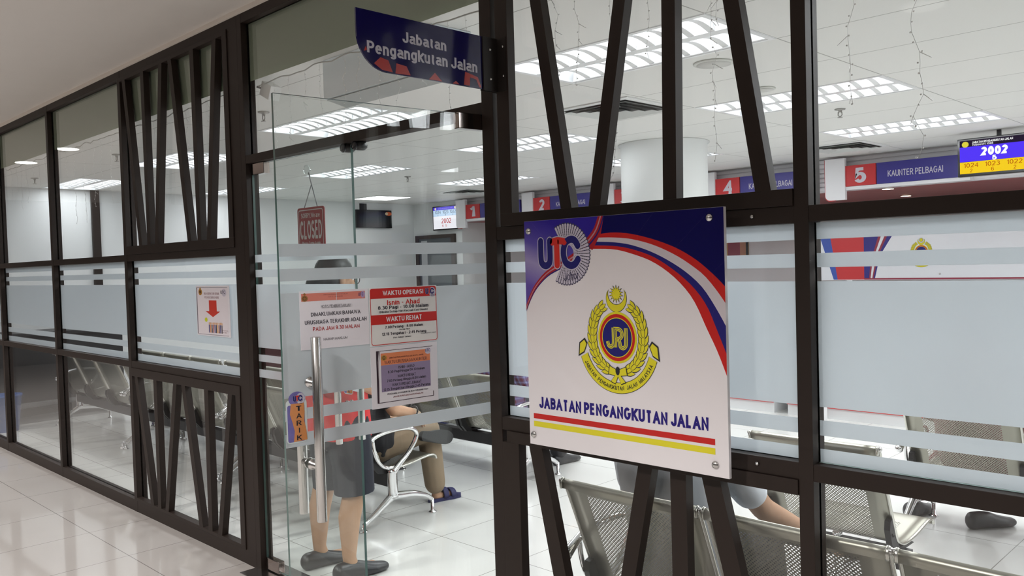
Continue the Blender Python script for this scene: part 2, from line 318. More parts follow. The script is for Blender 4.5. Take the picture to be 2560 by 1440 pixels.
GL = {   # upright sans letters as centre-line strokes: (width, strokes)
 'A': (0.62, [[(0, 0), (0.31, 1), (0.62, 0)], [(0.12, 0.33), (0.50, 0.33)]]), 'B': (0.50, [[(0, 0), (0, 1), (0.27, 1)] + AR(0.27, 0.765, 0.22, 0.235, 90, -90) + [(0, 0.53)], [(0.27, 0.53)] + AR(0.25, 0.265, 0.25, 0.265, 90, -90) + [(0, 0)]]),
 'C': (0.58, [AR(0.30, 0.5, 0.30, 0.5, 42, 318, 20)]), 'D': (0.56, [[(0, 0), (0, 1), (0.20, 1)] + AR(0.20, 0.5, 0.36, 0.5, 90, -90, 14) + [(0, 0)]]), 'E': (0.46, [[(0.46, 1), (0, 1), (0, 0), (0.47, 0)], [(0, 0.53), (0.42, 0.53)]]),
 'F': (0.43, [[(0.44, 1), (0, 1), (0, 0)], [(0, 0.52), (0.38, 0.52)]]), 'G': (0.62, [AR(0.31, 0.5, 0.31, 0.5, 45, 345, 22) + [(0.62, 0.47), (0.36, 0.47)]]), 'H': (0.52, [[(0, 0), (0, 1)], [(0.52, 0), (0.52, 1)], [(0, 0.52), (0.52, 0.52)]]),
 'I': (0.0, [[(0, 0), (0, 1)]]), 'J': (0.40, [[(0.40, 1), (0.40, 0.24)] + AR(0.20, 0.22, 0.20, 0.22, 0, -180) + [(0.0, 0.30)]]), 'K': (0.54, [[(0, 0), (0, 1)], [(0.50, 1), (0.0, 0.38)], [(0.17, 0.58), (0.55, 0)]]),
 'L': (0.42, [[(0, 1), (0, 0), (0.43, 0)]]), 'M': (0.66, [[(0, 0), (0, 1), (0.33, 0.08), (0.66, 1), (0.66, 0)]]), 'N': (0.53, [[(0, 0), (0, 1), (0.53, 0), (0.53, 1)]]), 'O': (0.64, [AR(0.32, 0.5, 0.32, 0.5, 0, 360, 26)]),
 'P': (0.48, [[(0, 0), (0, 1), (0.25, 1)] + AR(0.25, 0.725, 0.24, 0.275, 90, -90) + [(0, 0.45)]]), 'Q': (0.64, [AR(0.32, 0.5, 0.32, 0.5, 0, 360, 26), [(0.40, 0.22), (0.66, -0.04)]]), 'R': (0.52, [[(0, 0), (0, 1), (0.27, 1)] + AR(0.27, 0.745, 0.23, 0.255, 90, -90) + [(0, 0.49)], [(0.27, 0.49), (0.52, 0)]]),
 'S': (0.50, [AR(0.25, 0.745, 0.23, 0.255, 30, 270, 14) + AR(0.25, 0.245, 0.25, 0.245, 90, -155, 14)[1:]]), 'T': (0.54, [[(0, 1), (0.54, 1)], [(0.27, 1), (0.27, 0)]]), 'U': (0.52, [[(0, 1), (0, 0.27)] + AR(0.26, 0.27, 0.26, 0.27, 180, 360) + [(0.52, 1)]]),
 'V': (0.58, [[(0, 1), (0.29, 0), (0.58, 1)]]), 'W': (0.88, [[(0, 1), (0.22, 0), (0.44, 0.95), (0.66, 0), (0.88, 1)]]), 'X': (0.56, [[(0, 0), (0.56, 1)], [(0, 1), (0.56, 0)]]), 'Y': (0.58, [[(0, 1), (0.29, 0.45), (0.58, 1)], [(0.29, 0.45), (0.29, 0)]]), 'Z': (0.52, [[(0, 1), (0.52, 1), (0, 0), (0.52, 0)]]),
 'a': (0.40, [AR(0.20, _X - 0.17, 0.20, 0.17, 160, 0, 8) + [(0.40, 0.10), (0.43, 0)], [(0.40, 0.42), (0.18, 0.39)] + AR(0.16, 0.19, 0.16, 0.19, 100, 300, 10) + [(0.40, 0.20)]]), 'b': (0.42, [[(0, 0), (0, 1)], AR(0.20, _X / 2, 0.22, _X / 2, 150, -150, 18)]), 'c': (0.40, [AR(0.21, _X / 2, 0.21, _X / 2, 45, 315, 16)]), 'd': (0.42, [[(0.42, 0), (0.42, 1)], AR(0.22, _X / 2, 0.22, _X / 2, 30, 330, 18)]),
 'e': (0.42, [[(0.02, 0.37), (0.42, 0.37)] + AR(0.21, _X / 2, 0.21, _X / 2, 5, 318, 20)]), 'f': (0.22, [[(0.26, 1.0), (0.18, 1.0), (0.10, 0.90), (0.10, 0)], [(0, _X), (0.24, _X)]]), 'g': (0.42, [AR(0.21, _X / 2 + 0.01, 0.21, _X / 2 - 0.01, 25, 335, 18), [(0.42, _X), (0.42, -0.05)] + AR(0.21, -0.06, 0.21, 0.19, 0, -155, 10)]),
 'h': (0.38, [[(0, 0), (0, 1)], [(0, 0.46)] + AR(0.19, 0.48, 0.19, 0.22, 150, 0, 8) + [(0.38, 0)]]), 'i': (0.0, [[(0, 0), (0, _X)], [(0, 0.90), (0, 1.02)]]), 'j': (0.08, [[(0.08, _X), (0.08, -0.15), (0, -0.22)], [(0.08, 0.90), (0.08, 1.02)]]), 'k': (0.38, [[(0, 0), (0, 1)], [(0.36, _X), (0, 0.30)], [(0.13, 0.42), (0.39, 0)]]), 'l': (0.0, [[(0, 0), (0, 1)]]),
 'm': (0.64, [[(0, 0), (0, _X)], [(0, 0.46)] + AR(0.16, 0.50, 0.16, 0.20, 150, 0, 8) + [(0.32, 0)], [(0.32, 0.46)] + AR(0.48, 0.50, 0.16, 0.20, 150, 0, 8) + [(0.64, 0)]]), 'n': (0.38, [[(0, 0), (0, _X)], [(0, 0.46)] + AR(0.19, 0.48, 0.19, 0.22, 150, 0, 8) + [(0.38, 0)]]), 'o': (0.44, [AR(0.22, _X / 2, 0.22, _X / 2, 0, 360, 22)]), 'p': (0.42, [[(0, -0.25), (0, _X)], AR(0.20, _X / 2, 0.22, _X / 2, 150, -150, 18)]),
 'r': (0.22, [[(0, 0), (0, _X)], [(0, 0.44)] + AR(0.17, 0.48, 0.17, 0.22, 160, 80, 6) + [(0.24, _X - 0.01)]]), 's': (0.36, [AR(0.18, 0.53, 0.16, 0.17, 35, 270, 12) + AR(0.18, 0.18, 0.18, 0.18, 90, -155, 12)[1:]]), 't': (0.22, [[(0.10, 0.92), (0.10, 0.14), (0.16, 0.0), (0.25, 0.01)], [(0, _X), (0.25, _X)]]), 'u': (0.38, [[(0, _X), (0, 0.2)] + AR(0.19, 0.21, 0.19, 0.21, 180, 330, 8), [(0.38, 0), (0.38, _X)]]), 'w': (0.6, [[(0, _X), (0.15, 0), (0.30, 0.66), (0.45, 0), (0.60, _X)]]), 'y': (0.40, [[(0, _X), (0.20, 0)], [(0.40, _X), (0.16, -0.15), (0.02, -0.22)]]),
 '0': (0.46, [AR(0.23, 0.5, 0.23, 0.5, 0, 360, 24)]), '1': (0.22, [[(0, 0.76), (0.14, 0.82), (0.22, 1), (0.22, 0)]]), '2': (0.46, [AR(0.23, 0.73, 0.22, 0.27, 165, -25, 12) + [(0.0, 0.0), (0.47, 0)]]), '3': (0.46, [AR(0.22, 0.755, 0.20, 0.245, 150, -90, 12) + AR(0.22, 0.255, 0.24, 0.255, 90, -155, 14)]), '4': (0.50, [[(0.36, 0), (0.36, 1), (0, 0.30), (0.51, 0.30)]]),
 '5': (0.46, [[(0.43, 1), (0.09, 1), (0.03, 0.50)] + AR(0.22, 0.32, 0.24, 0.32, 125, -150, 14)]), '6': (0.46, [AR(0.25, 0.62, 0.23, 0.38, 35, 180, 10) + [(0.02, 0.32)], AR(0.24, 0.31, 0.22, 0.31, 0, 360, 20)]), '7': (0.46, [[(0, 1), (0.46, 1), (0.14, 0)]]), '8': (0.46, [AR(0.23, 0.76, 0.20, 0.24, 0, 360, 20), AR(0.23, 0.26, 0.23, 0.26, 0, 360, 20)]), '9': (0.46, [AR(0.22, 0.69, 0.22, 0.31, 0, 360, 20), [(0.44, 0.68)] + AR(0.21, 0.38, 0.23, 0.38, 0, -145, 10)]),
 '.': (0.0, [[(0, -0.06), (0, 0.08)]]), ',': (0.04, [[(0.04, 0.06), (0.0, -0.16)]]), ':': (0.0, [[(0, -0.05), (0, 0.09)], [(0, 0.58), (0, 0.72)]]), '-': (0.26, [[(0, 0.38), (0.26, 0.38)]]), '(': (0.16, [AR(0.34, 0.40, 0.34, 0.68, 130, 230, 8)]), ')': (0.16, [AR(-0.18, 0.40, 0.34, 0.68, 50, -50, 8)]),
}
def thick(pts, w):
    """quads along a polyline with mitred corners"""
    n = len(pts); closed = math.dist(pts[0], pts[-1]) < 1e-6; Lf, Rt = [], []
    for i, p in enumerate(pts):
        a = pts[i - 1] if i > 0 else (pts[-2] if closed else None); b = pts[i + 1] if i < n - 1 else (pts[1] if closed else None)
        ds = []
        for u_, v_ in ((a, p), (p, b)):
            if u_ is not None and v_ is not None:
                l = math.dist(u_, v_)
                if l > 1e-9: ds.append(((v_[0] - u_[0]) / l, (v_[1] - u_[1]) / l))
        if len(ds) == 1: nx, ny = -ds[0][1], ds[0][0]; k = 1
        else:
            nx, ny = -(ds[0][1] + ds[1][1]), ds[0][0] + ds[1][0]; l = math.hypot(nx, ny)
            if l < 1e-6: nx, ny, k = -ds[0][1], ds[0][0], 1
            else: nx, ny = nx / l, ny / l; k = min(2.6, 1 / max(0.2, nx * -ds[0][1] + ny * ds[0][0]))
        Lf.append((p[0] + nx * w * k, p[1] + ny * w * k)); Rt.append((p[0] - nx * w * k, p[1] - ny * w * k))
    return strip(Lf, Rt)
def text(s, cx, cy, wd, ht, m, parent, z, bold=0.0, name='lettering', rot=0.0, res=3):
    """a line of letters fitted into a wd x ht box centred on cx, cy (wd None keeps the aspect); bold 0..0.05"""
    t = 0.13 + 4.2 * bold; gap = 0.095; x = 0.0; quads = []
    for ch in s:
        if ch == ' ': x += 0.30; continue
        w0, st = GL.get(ch, GL['-'])
        for pl in st:
            pl = list(pl)
            if math.dist(pl[0], pl[-1]) > 1e-6:
                for i0, i1 in ((0, 1), (-1, -2)):
                    (ex, ey), (fx_, fy_) = pl[i0], pl[i1]; l = math.dist(pl[i0], pl[i1])
                    if min(abs(ey), abs(ey - 1), abs(ey - _X), abs(ey + 0.25)) < 1e-6 and abs(ey - fy_) > 0.3 * l:
                        k = min(2.0, l / abs(ey - fy_)) * t / 2 / l * (1.0 if abs(ex - fx_) < 1e-6 else 1.6); pl[i0] = (ex + (ex - fx_) * k, ey + (ey - fy_) * k)
            lo = (-0.30 if ch in 'gjpqyQ,()' else 0.0) - t / 2; hi = (_X if ch in 'acegmnopqrsuvwxyz' else 1.0) + t / 2
            for q in thick(pl, t / 2):
                q = clip(q, -9, lo, 9, hi)
                if len(q) > 2: quads.append([(x + t / 2 + px, py) for px, py in q])
        x += w0 + t + gap
    xs_ = [p[0] for q in quads for p in q]; ys_ = [p[1] for q in quads for p in q]
    w0, h0 = max(xs_) - min(xs_), max(ys_) - min(ys_); mx_, my_ = (max(xs_) + min(xs_)) / 2, (max(ys_) + min(ys_)) / 2
    sy = ht / h0; sx_ = wd / w0 if wd else sy; cr, sr = math.cos(rot), math.sin(rot)
    f = lambda p: (cx + (p[0] - mx_) * sx_ * cr - (p[1] - my_) * sy * sr, cy + (p[0] - mx_) * sx_ * sr + (p[1] - my_) * sy * cr)
    return flat(name, [[f(p) for p in q] for q in quads], m, parent, z)

# ================================================================= THE SETTING
ZC = 2.49                      # office ceiling
TR = []                        # troffer cells (x0, y0)
for x0 in (-3.03, -5.43, -7.83):
    for y0 in (0.9, 2.7, 4.5): TR.append((x0, y0))
TR += [(-10.23, 0.9), (-10.23, 2.7), (-0.63, 0.9), (-0.63, 2.7), (-0.63, 4.5), (1.77, 2.7), (1.77, 4.5)]
DIFF = [(-3.66, 2.02), (-8.7, 5.3), (-3.6, 5.3)]
office_floor = grid_mat('office floor tiles', (0.70, 0.70, 0.675), (0.28, 0.27, 0.25), 0.6, 0.6, -3.61, 1.54, 0.0022, 0.20, 0.02, 2.0, coat=0.08)
corr_floor = grid_mat('corridor floor tiles', (0.54, 0.505, 0.48), (0.24, 0.22, 0.21), 0.6, 0.6, -5.277, -0.36, 0.0022, 0.10, 0.035, 2.4, coat=0.5)
ceil_m = grid_mat('ceiling tiles', (0.80, 0.80, 0.775), (0.40, 0.40, 0.38), 1.2, 0.6, -1.83, 0.9, 0.0035, 0.75, 0.012, 30.0, spec=0.2)
struct('floor', MB().box(-10.95, 3.4, 0.0, 8.8, -0.08, 0.0), office_floor)
struct('floor_corridor', MB().box(-16.2, 3.4, -5.2, 0.0, -0.08, 0.0), corr_floor)
# ceiling of the office: cells left open for the recessed lights
mb = MB()
xs = sorted({-10.95, 3.4} | {x for x, _ in TR} | {x + 1.2 for x, _ in TR}); ys = sorted({0.043, 6.5} | {y for _, y in TR} | {y + 0.6 for _, y in TR})
for i in range(len(xs) - 1):
    for j in range(len(ys) - 1):
        cx, cy = (xs[i] + xs[i + 1]) / 2, (ys[j] + ys[j + 1]) / 2
        if any(x < cx < x + 1.2 and y < cy < y + 0.6 for x, y in TR): continue
        mb.poly([(xs[i], ys[j], ZC), (xs[i], ys[j + 1], ZC), (xs[i + 1], ys[j + 1], ZC), (xs[i + 1], ys[j], ZC)])
bmesh.ops.remove_doubles(mb.b, verts=mb.b.verts, dist=0.0005)
struct('ceiling', mb, ceil_m)
struct('ceiling_corridor', MB().box(-16.2, 3.4, -5.2, 0.0, 2.812, 2.9), mat('corridor ceiling paint', (0.62, 0.585, 0.55), 0.7, noise=0.02, bump=0.03))
struct('ceiling_void', MB().box(-10.95, 3.4, 0.0, 8.8, 2.83, 2.9), mat('slab', (0.2, 0.2, 0.19), 0.8))
mb = MB(); mb.prism([(-10.2, 0.0, 0), (-10.72, 6.5, 0), (-10.95, 6.5, 0), (-10.95, 0.0, 0)], (0, 0, 2.83)); struct('wall_left', mb, WALLM)
struct('wall_back', MB().box(-10.95, -9.56, 6.5, 6.7, 0, 2.83).box(-9.66, -9.56, 6.7, 8.6, 0, 2.83), WALLM)
struct('wall_counter', MB().box(-9.6, 3.4, 8.5, 8.7, 0, 2.2), mat('counter back wall', (0.74, 0.74, 0.76), 0.6, noise=0.02))
struct('wall_right', MB().box(3.2, 3.4, 0.0, 8.7, 0, 2.83), WALLM)
CW = mat('corridor wall paint', (0.085, 0.075, 0.07), 0.6, noise=0.05)
struct('wall_corridor', MB().box(-16.2, 3.4, -5.2, -5.0, 0, 2.82), CW)
struct('wall_corridor_end', MB().box(3.2, 3.4, -5.2, -0.0005, 0, 2.82).box(-16.2, -16.0, -5.0, 0.0, 0, 2.82).box(-16.0, -10.95, 0.0, 0.12, 0, 2.82), CW)
struct('trim_1', MB().box(-10.3, 1.0, -0.012, 0.0, 2.79, 2.812), mat('cornice', (0.68, 0.62, 0.56), 0.6))
mb = MB(); mb.prism([(-10.19, 0.07, 0), (-10.708, 6.5, 0), (-10.693, 6.5, 0), (-10.175, 0.07, 0)], (0, 0, 0.085)); struct('baseboard_left', mb, mat('grey skirting', (0.16, 0.15, 0.15), 0.4))
struct('baseboard_back', MB().box(-9.70, -9.56, 6.487, 6.5, 0, 0.085), MATS['grey skirting'])
# dark red soffit above the counters with white slatted fascia
SOFF = mat('dark red soffit paint', srgb(150, 44, 46), 0.35, noise=0.04)
struct('ceiling_counter', MB().box(-9.56, 3.2, 6.56, 8.5, 2.15, 2.19), SOFF)
mb = MB().box(-9.50, 3.2, 6.47, 6.56, 2.15, 2.49)
for k in range(7): mb.box(-9.50, 3.2, 6.452, 6.47, 2.162 + k * 0.047, 2.162 + k * 0.047 + 0.034, bev=0.004)
struct('wall_fascia', mb, mat('white slatted fascia', (0.80, 0.78, 0.80), 0.35))
# round column
struct('wall_column', MB().lathe([(0.365, 0), (0.365, 2.48), (0.385, 2.482), (0.385, 2.489)], (-4.16, 3.99, 0), seg=64), mat('column paint', (0.80, 0.82, 0.81), 0.5, noise=0.01))
struct('trim_2', MB().box(-10.30, -10.27, 1.44, 1.53, 0.0, ZC), BROWN)

# ---------------------------------------------------------------- glazed partition: posts and rails (front face y=0, glass y 0.032-0.042, back y=0.068)
D1 = 0.068; tn = [10]
def post(x0, x1, z0=0.0, z1=2.79, y0=0.0):
    tn[0] += 1; struct('trim_%d' % tn[0], MB().box(x0, x1, y0, D1, z0, z1, bev=0.0015), BROWN)
def rail(x0, x1, z0, z1, y0=0.001):
    tn[0] += 1; struct('trim_%d' % tn[0], MB().box(x0, x1, y0, D1 - 0.001, z0, z1, bev=0.0015), BROWN)
for a in (-9.79, -8.37, -6.947, -5.525): post(a, a + 0.045)
post(-4.05, -3.95, 0, 2.80); post(-3.9495, -3.905)
post(-2.187, -2.130); post(-1.024, -0.984); post(0.40, 0.44)
rail(-10.19, -4.05, 2.745, 2.81); rail(-3.905, -2.187, 2.745, 2.81); rail(-2.13, 1.0, 2.745, 2.81)
rail(-10.19, -4.05, 1.597, 1.638); rail(-10.19, -4.05, 0.925, 0.967); rail(-10.19, -4.05, 0.0, 0.075)
rail(-2.13, -1.024, 1.600, 1.645); rail(-0.984, 0.40, 1.602, 1.644); rail(-2.13, -1.024, 0.931, 0.976); rail(-0.984, 0.40, 0.931, 0.975); rail(-2.13, 0.40, 0.0, 0.075)
rail(-3.905, -2.187, 2.05, 2.09)
# ---------------------------------------------------------------- panes
wn = [0]
FB = [(1.557, 1.60), (1.484, 1.521), (1.12, 1.448), (1.045, 1.085), (0.964, 1.01)]
def pane(x0, x1, z0, z1, bands=(), top=False):
    wn[0] += 1
    mb = MB().box(x0, x1, 0.032, 0.042, z0, z1)
    for f in mb.b.faces:
        if abs(f.normal.y) < 0.5: f.material_index = 1
    for f in mb.b.faces:
        f.normal_update(); f.material_index = 0 if abs(f.normal.y) > 0.5 else 1
    o = struct('window_%d' % wn[0], mb, [GLASS, GEDGE])
    for b0, b1 in bands: MB().box(x0, x1, 0.0425, 0.0432, max(b0, z0), min(b1, z1)).build('frosted_stripe', FROST, o)
    if top: MB().box(x0, x1, 0.0425, 0.0432, 2.462, z1).build('frosted_top_film', FROSTG, o)
for x0, x1 in ((-9.745, -8.37), (-8.325, -6.947), (-6.902, -5.525), (-5.48, -4.05), (-2.13, -1.024), (-0.984, 0.40)):
    rt = x0 > -3
    pane(x0, x1, 1.645 if rt else 1.638, 2.745, top=True)
    pane(x0, x1, 0.976 if rt else 0.967, 1.60 if rt else 1.597, FB)
    pane(x0, x1, 0.075, 0.931 if rt else 0.925)
pane(-3.905, -2.187, 2.09, 2.745, top=True)
# ---------------------------------------------------------------- lattice panels (frame flush with the partition, slats leaning in a W)
def lattice(label, frame_boxes, slats, base):
    t = thing('lattice_panel', label, 'lattice panel', base, group=None)
    fb = MB()
    for q in frame_boxes: fb.box(q[0], q[1], -0.0055, 0.031, q[2], q[3], bev=0.0015)
    fb.build('frame', BROWN2, t)
    for x0, z0, x1, z1, wd in slats:          # left edge bottom (x0,z0) to left edge top (x1,z1)
        m = MB(); m.prism([(x0, -0.005, z0), (x0 + wd, -0.005, z0), (x1 + wd, -0.005, z1), (x1, -0.005, z1)], (0, 0.036, 0)); m.build('slat', BROWN2, t)
    return t
Wd = 0.046
lattice('upper lattice panel of leaning dark slats left of the glass door', [(-5.48, -4.05, 1.6385, 1.69), (-5.48, -4.05, 2.72, 2.7445), (-4.10, -4.0505, 1.69, 2.72)],
        [(-5.265, 1.69, -5.43, 2.72, Wd), (-5.14, 1.69, -5.145, 2.72, Wd), (-5.03, 1.69, -4.88, 2.72, Wd), (-4.588, 1.69, -4.755, 2.72, Wd), (-4.465, 1.69, -4.475, 2.72, Wd), (-4.353, 1.69, -4.21, 2.72, Wd)], (-4.78, 0, 1.69))
lattice('lower lattice panel of leaning dark slats left of the glass door', [(-5.48, -4.05, 0.873, 0.9245), (-5.48, -4.05, 0.0755, 0.095), (-4.10, -4.0505, 0.095, 0.873)],
        [(-5.251, 0.095, -5.426, 0.873, Wd), (-5.145, 0.095, -5.139, 0.873, Wd), (-5.04, 0.095, -4.858, 0.873, Wd), (-4.586, 0.095, -4.748, 0.873, Wd), (-4.471, 0.095, -4.46, 0.873, Wd), (-4.359, 0.095, -4.183, 0.873, Wd)], (-4.78, 0, 0.095))
lattice('upper lattice panel of leaning dark slats above the blue and white sign', [(-2.103, -1.0245, 1.6455, 1.69), (-2.103, -1.0245, 2.72, 2.7445), (-2.103, -2.045, 1.69, 2.72)],
        [(-1.822, 1.69, -1.988, 2.72, Wd), (-1.705, 1.69, -1.508, 2.72, Wd), (-1.424, 1.69, -1.406, 2.72, Wd), (-1.130, 1.69, -1.296, 2.72, Wd)], (-1.56, 0, 1.69))
lattice('lower lattice panel of leaning dark slats below the blue and white sign', [(-2.103, -1.0245, 0.89, 0.9305), (-2.103, -1.0245, 0.0755, 0.10), (-2.125, -2.045, 0.10, 0.89)],
        [(-1.817, 0.10, -1.995, 0.89, 0.058), (-1.706, 0.10, -1.538, 0.89, 0.052), (-1.422, 0.10, -1.422, 0.89, 0.054), (-1.124, 0.10, -1.314, 0.89, 0.058)], (-1.56, 0, 0.10))

# ================================================================= GLASS DOORS
TH = math.radians(84.466); HX, HY = -2.2, 0.035
def leafpt(u, off, z):      # u metres from the hinge towards the free edge, off towards the viewer side
    return (HX - u * math.cos(TH) + off * math.sin(TH), HY - u * math.sin(TH) - off * math.cos(TH), z)
DB = [(1.557, 1.595), (1.483, 1.52), (1.13, 1.447), (1.06, 1.095), (0.98, 1.021)]
def door(name, label, wdt, hinge_right, loc, rz):
    """local frame: leaf in the xz plane, hinge side at x=0, outer face towards -y"""
    s = -1 if hinge_right else 1
    xa, xb = sorted((0.0, s * wdt)); mb = MB().box(xa, xb, -0.006, 0.006, 0.012, 2.045)
    for f in mb.b.faces:
        f.normal_update(); f.material_index = 0 if abs(f.normal.y) > 0.5 else 1
    o = mb.build(name, [DGLASS, mat('dark green glass edge', (0.06, 0.11, 0.10), 0.15)]); o.location = loc; o.rotation_euler = (0, 0, rz); o['kind'] = 'structure'; ORG[o.name] = Vector((0, 0, 0))
    for b0, b1 in DB: MB().box(xa, xb, -0.0072, -0.0065, b0, b1).build('frosted_stripe', FROST, o)
    for z0, z1 in ((1.992, 2.047), (0.01, 0.068)):
        px = sorted((s * 0.012, s * 0.135)); m = MB().box(px[0], px[1], -0.016, 0.016, z0, z1, bev=0.002)
        m.build('patch_fitting', mat('dark polished fitting', (0.34, 0.29, 0.27), 0.12, 1.0), o)
    hx = s * (wdt - 0.083)
    for sd in (-1, 1):
        y = sd * 0.06; m = MB(); m.lathe([(0.0, 0.752), (0.014, 0.752), (0.0155, 0.7535), (0.0155, 1.3115), (0.014, 1.313), (0.0, 1.313)], (hx, y, 0), seg=24)
        h = m.build('pull_handle', STEEL, o)
        for z in (0.919, 1.172):
            m = MB(); ax = [(0.010, 0.0), (0.010, 0.045)]
            m.lathe([(0.0165, sd * 0.0078), (0.0175, sd * 0.012), (0.0165, sd * 0.015), (0.0105, sd * 0.016), (0.0105, sd * 0.050)], (hx, 0, z), axis='Y', seg=20)
            m.build('standoff', STEEL, h)
    return o
door('door_1', '', 0.809, True, (HX, HY, 0), TH)
door('door_2', '', 0.860, False, (-3.900, HY, 0), 0.0)
# floor spring plates of the doors
struct('trim_40', MB().box(-3.96, -3.62, -0.09, 0.12, 0.0005, 0.004), STEEL)
# two round black door stops under the lintel
for x, l in ((-3.07, 'left one of two black round stops under the door lintel'), (-2.985, 'right one of two black round stops under the door lintel')):
    t = thing('door_stop', l, 'door stop', (x, 0.040, 2.05), group='door stops')
    MB().lathe([(0.0, 2.015), (0.020, 2.016), (0.030, 2.024), (0.032, 2.036), (0.026, 2.044), (0.026, 2.0495)], (x, 0.040, 0), seg=20).build('body', BLACK, t)
    MB().lathe([(0.0, -0.036), (0.016, -0.035), (0.020, -0.031), (0.020, -0.026)], (x, 0.040, 2.032), axis='Y', seg=16).build('lens', mat('dark lens', (0.02, 0.02, 0.025), 0.05), t)

# ================================================================= EMBLEMS AND LOGOS
def leaf_poly(cx, cy, a, ln, wd):
    pts = [(0, 0), (0.18, 0.42), (0.5, 0.5), (0.8, 0.28), (1, 0), (0.8, -0.28), (0.5, -0.5), (0.18, -0.42)]
    c, s = math.cos(a), math.sin(a)
    return [(cx + (x * ln) * c - (y * wd) * s, cy + (x * ln) * s + (y * wd) * c) for x, y in pts]
def emblem(par, cx, cy, k, z, detail=True):
    """road transport crest; k = 1 at the big sign's size (0.145 x 0.35 m)"""
    S = lambda pts: [(cx + x * k, cy + y * k) for x, y in pts]
    T = lambda x: x
    blk, yel, red, nav = INK, YEL, RED, NAVY
    d = 0.0003
    # crescent and sun
    def cres(o):
        a = [(0.0375 * 1.0 * math.cos(t), 0) for t in (0,)]
        out = [((0.038 + o) * math.cos(t), 0.119 + (0.041 + o) * math.sin(t)) for t in [PI * 0.86 + (1.28 * PI) * i / 24 for i in range(25)]]
        inn = [((0.0325 - o) * math.cos(t), 0.1325 + (0.0335 - o) * math.sin(t)) for t in [PI * 0.86 + (1.28 * PI) * i / 24 for i in range(25)]]
        return [S(q) for q in strip(out, inn)]
    flat('crescent_outline', cres(0.0016), blk, par, z); flat('crescent', cres(0.0), yel, par, z + d)
    star = lambda r, r2, n=14: [((r if i % 2 == 0 else r2) * math.sin(PI * i / n), 0.132 + (r if i % 2 == 0 else r2) * 1.02 * math.cos(PI * i / n)) for i in range(2 * n)]
    def fan(p, c): return [S([c, p[i], p[(i + 1) % len(p)]]) for i in range(len(p))]
    flat('sun_outline', fan(star(0.0285, 0.0155), (0, 0.132)), blk, par, z + d); flat('sun', fan(star(0.0235, 0.0135), (0, 0.132)), yel, par, z + 2 * d)
    # roundel
    flat('roundel', [S(ell(0, 0, 0.0735, 0.0785))], yel, par, z + d); flat('roundel', [S(ell(0, 0, 0.0665, 0.0715))], red, par, z + 2 * d)
    flat('roundel', [S(ell(0, 0, 0.0575, 0.0610))], YEL, par, z + 3 * d); flat('roundel', [S(ell(0, 0, 0.0550, 0.0585))], nav, par, z + 4 * d)
    if detail:
        # monogram J P J drawn with triple strokes
        def stroke(pts, w0):
            return [S(q) for q in thick(pts if len(pts) > 9 else smooth2(pts, 4), w0)]
        J1 = [(-0.013, 0.030), (-0.013, -0.014), (-0.017, -0.025), (-0.024, -0.028), (-0.032, -0.024), (-0.036, -0.012)]
        P_ = [(-0.006, -0.030), (-0.006, 0.026), (0.004, 0.026)] + AR(0.004, 0.011, 0.0155, 0.015, 80, -90, 10) + [(-0.004, -0.004)]
        J2 = [(0.034, 0.030), (0.034, -0.016), (0.030, -0.027), (0.022, -0.031), (0.013, -0.027), (0.010, -0.014), (0.004, -0.003)]
        for nm, pp in (('monogram', J1), ('monogram', P_), ('monogram', J2)):
            flat(nm, stroke(pp, 0.0062), YEL, par, z + 5 * d); flat(nm, stroke(pp, 0.0032), nav, par, z + 6 * d); flat(nm, stroke(pp, 0.0015), YEL, par, z + 7 * d)
    # wreath
    outl, fill = [], []
    for sd in (-1, 1):
        path = resample(smooth2([(sd * x, y) for x, y in ((0.028, -0.104), (0.062, -0.085), (0.088, -0.048), (0.097, 0.0), (0.090, 0.045), (0.074, 0.077), (0.046, 0.098))], 6), 12)
        for i in range(len(path) - 1):
            p, q = path[i], path[i + 1]; a = math.atan2(q[1] - p[1], q[0] - p[0])
            for off, tw in ((0.0095, 0.38), (-0.0095, -0.38), (0, 0.0)):
                bx, by = p[0] - math.sin(a) * off * 0.5, p[1] + math.cos(a) * off * 0.5
                ln = 0.034 if i < 9 else 0.028
                outl.append(S(leaf_poly(bx - math.cos(a) * 0.0012, by - math.sin(a) * 0.0012, a + tw, ln + 0.0026, 0.0155))); fill.append(S(leaf_poly(bx, by, a + tw, ln, 0.0118)))
    mb = MB()
    # interleave so that each leaf's outline covers the leaf before it
    for i, (o, f) in enumerate(zip(outl, fill)):
        for pl, mi, zz in ((o, 0, z + d + i * 0.000006), (f, 1, z + d + i * 0.000006 + 0.000004)):
            fc = mb.b.faces.new([mb.b.verts.new((x, y, zz)) for x, y in pl]); fc.material_index = mi
            fc.normal_update()
            if fc.normal.z < 0: fc.normal_flip()
        if i == len(outl) // 2 - 1: mb.build('laurel_branch', [blk, yel], par, recalc=False, world=False); mb = MB()
    mb.build('laurel_branch', [blk, yel], par, recalc=False, world=False)
    # bow
    bow = [[(0, -0.100), (-0.030, -0.088), (-0.034, -0.112), (-0.004, -0.116)], [(0, -0.100), (0.030, -0.088), (0.034, -0.112), (0.004, -0.116)], [(-0.004, -0.108), (-0.026, -0.134), (-0.010, -0.140), (0.001, -0.116)], [(0.004, -0.108), (0.028, -0.134), (0.012, -0.140), (0.0, -0.116)]]
    grow = lambda q: [((x - sum(a for a, _ in q) / 4) * 1.18 + sum(a for a, _ in q) / 4, (y - sum(b for _, b in q) / 4) * 1.18 + sum(b for _, b in q) / 4) for x, y in q]
    flat('bow', [S(grow(q)) for q in bow], blk, par, z + 5 * d); flat('bow', [S(q) for q in bow], yel, par, z + 6 * d)
    flat('bow_knot', [S(ell(0, -0.101, 0.008, 0.013))], blk, par, z + 7 * d)
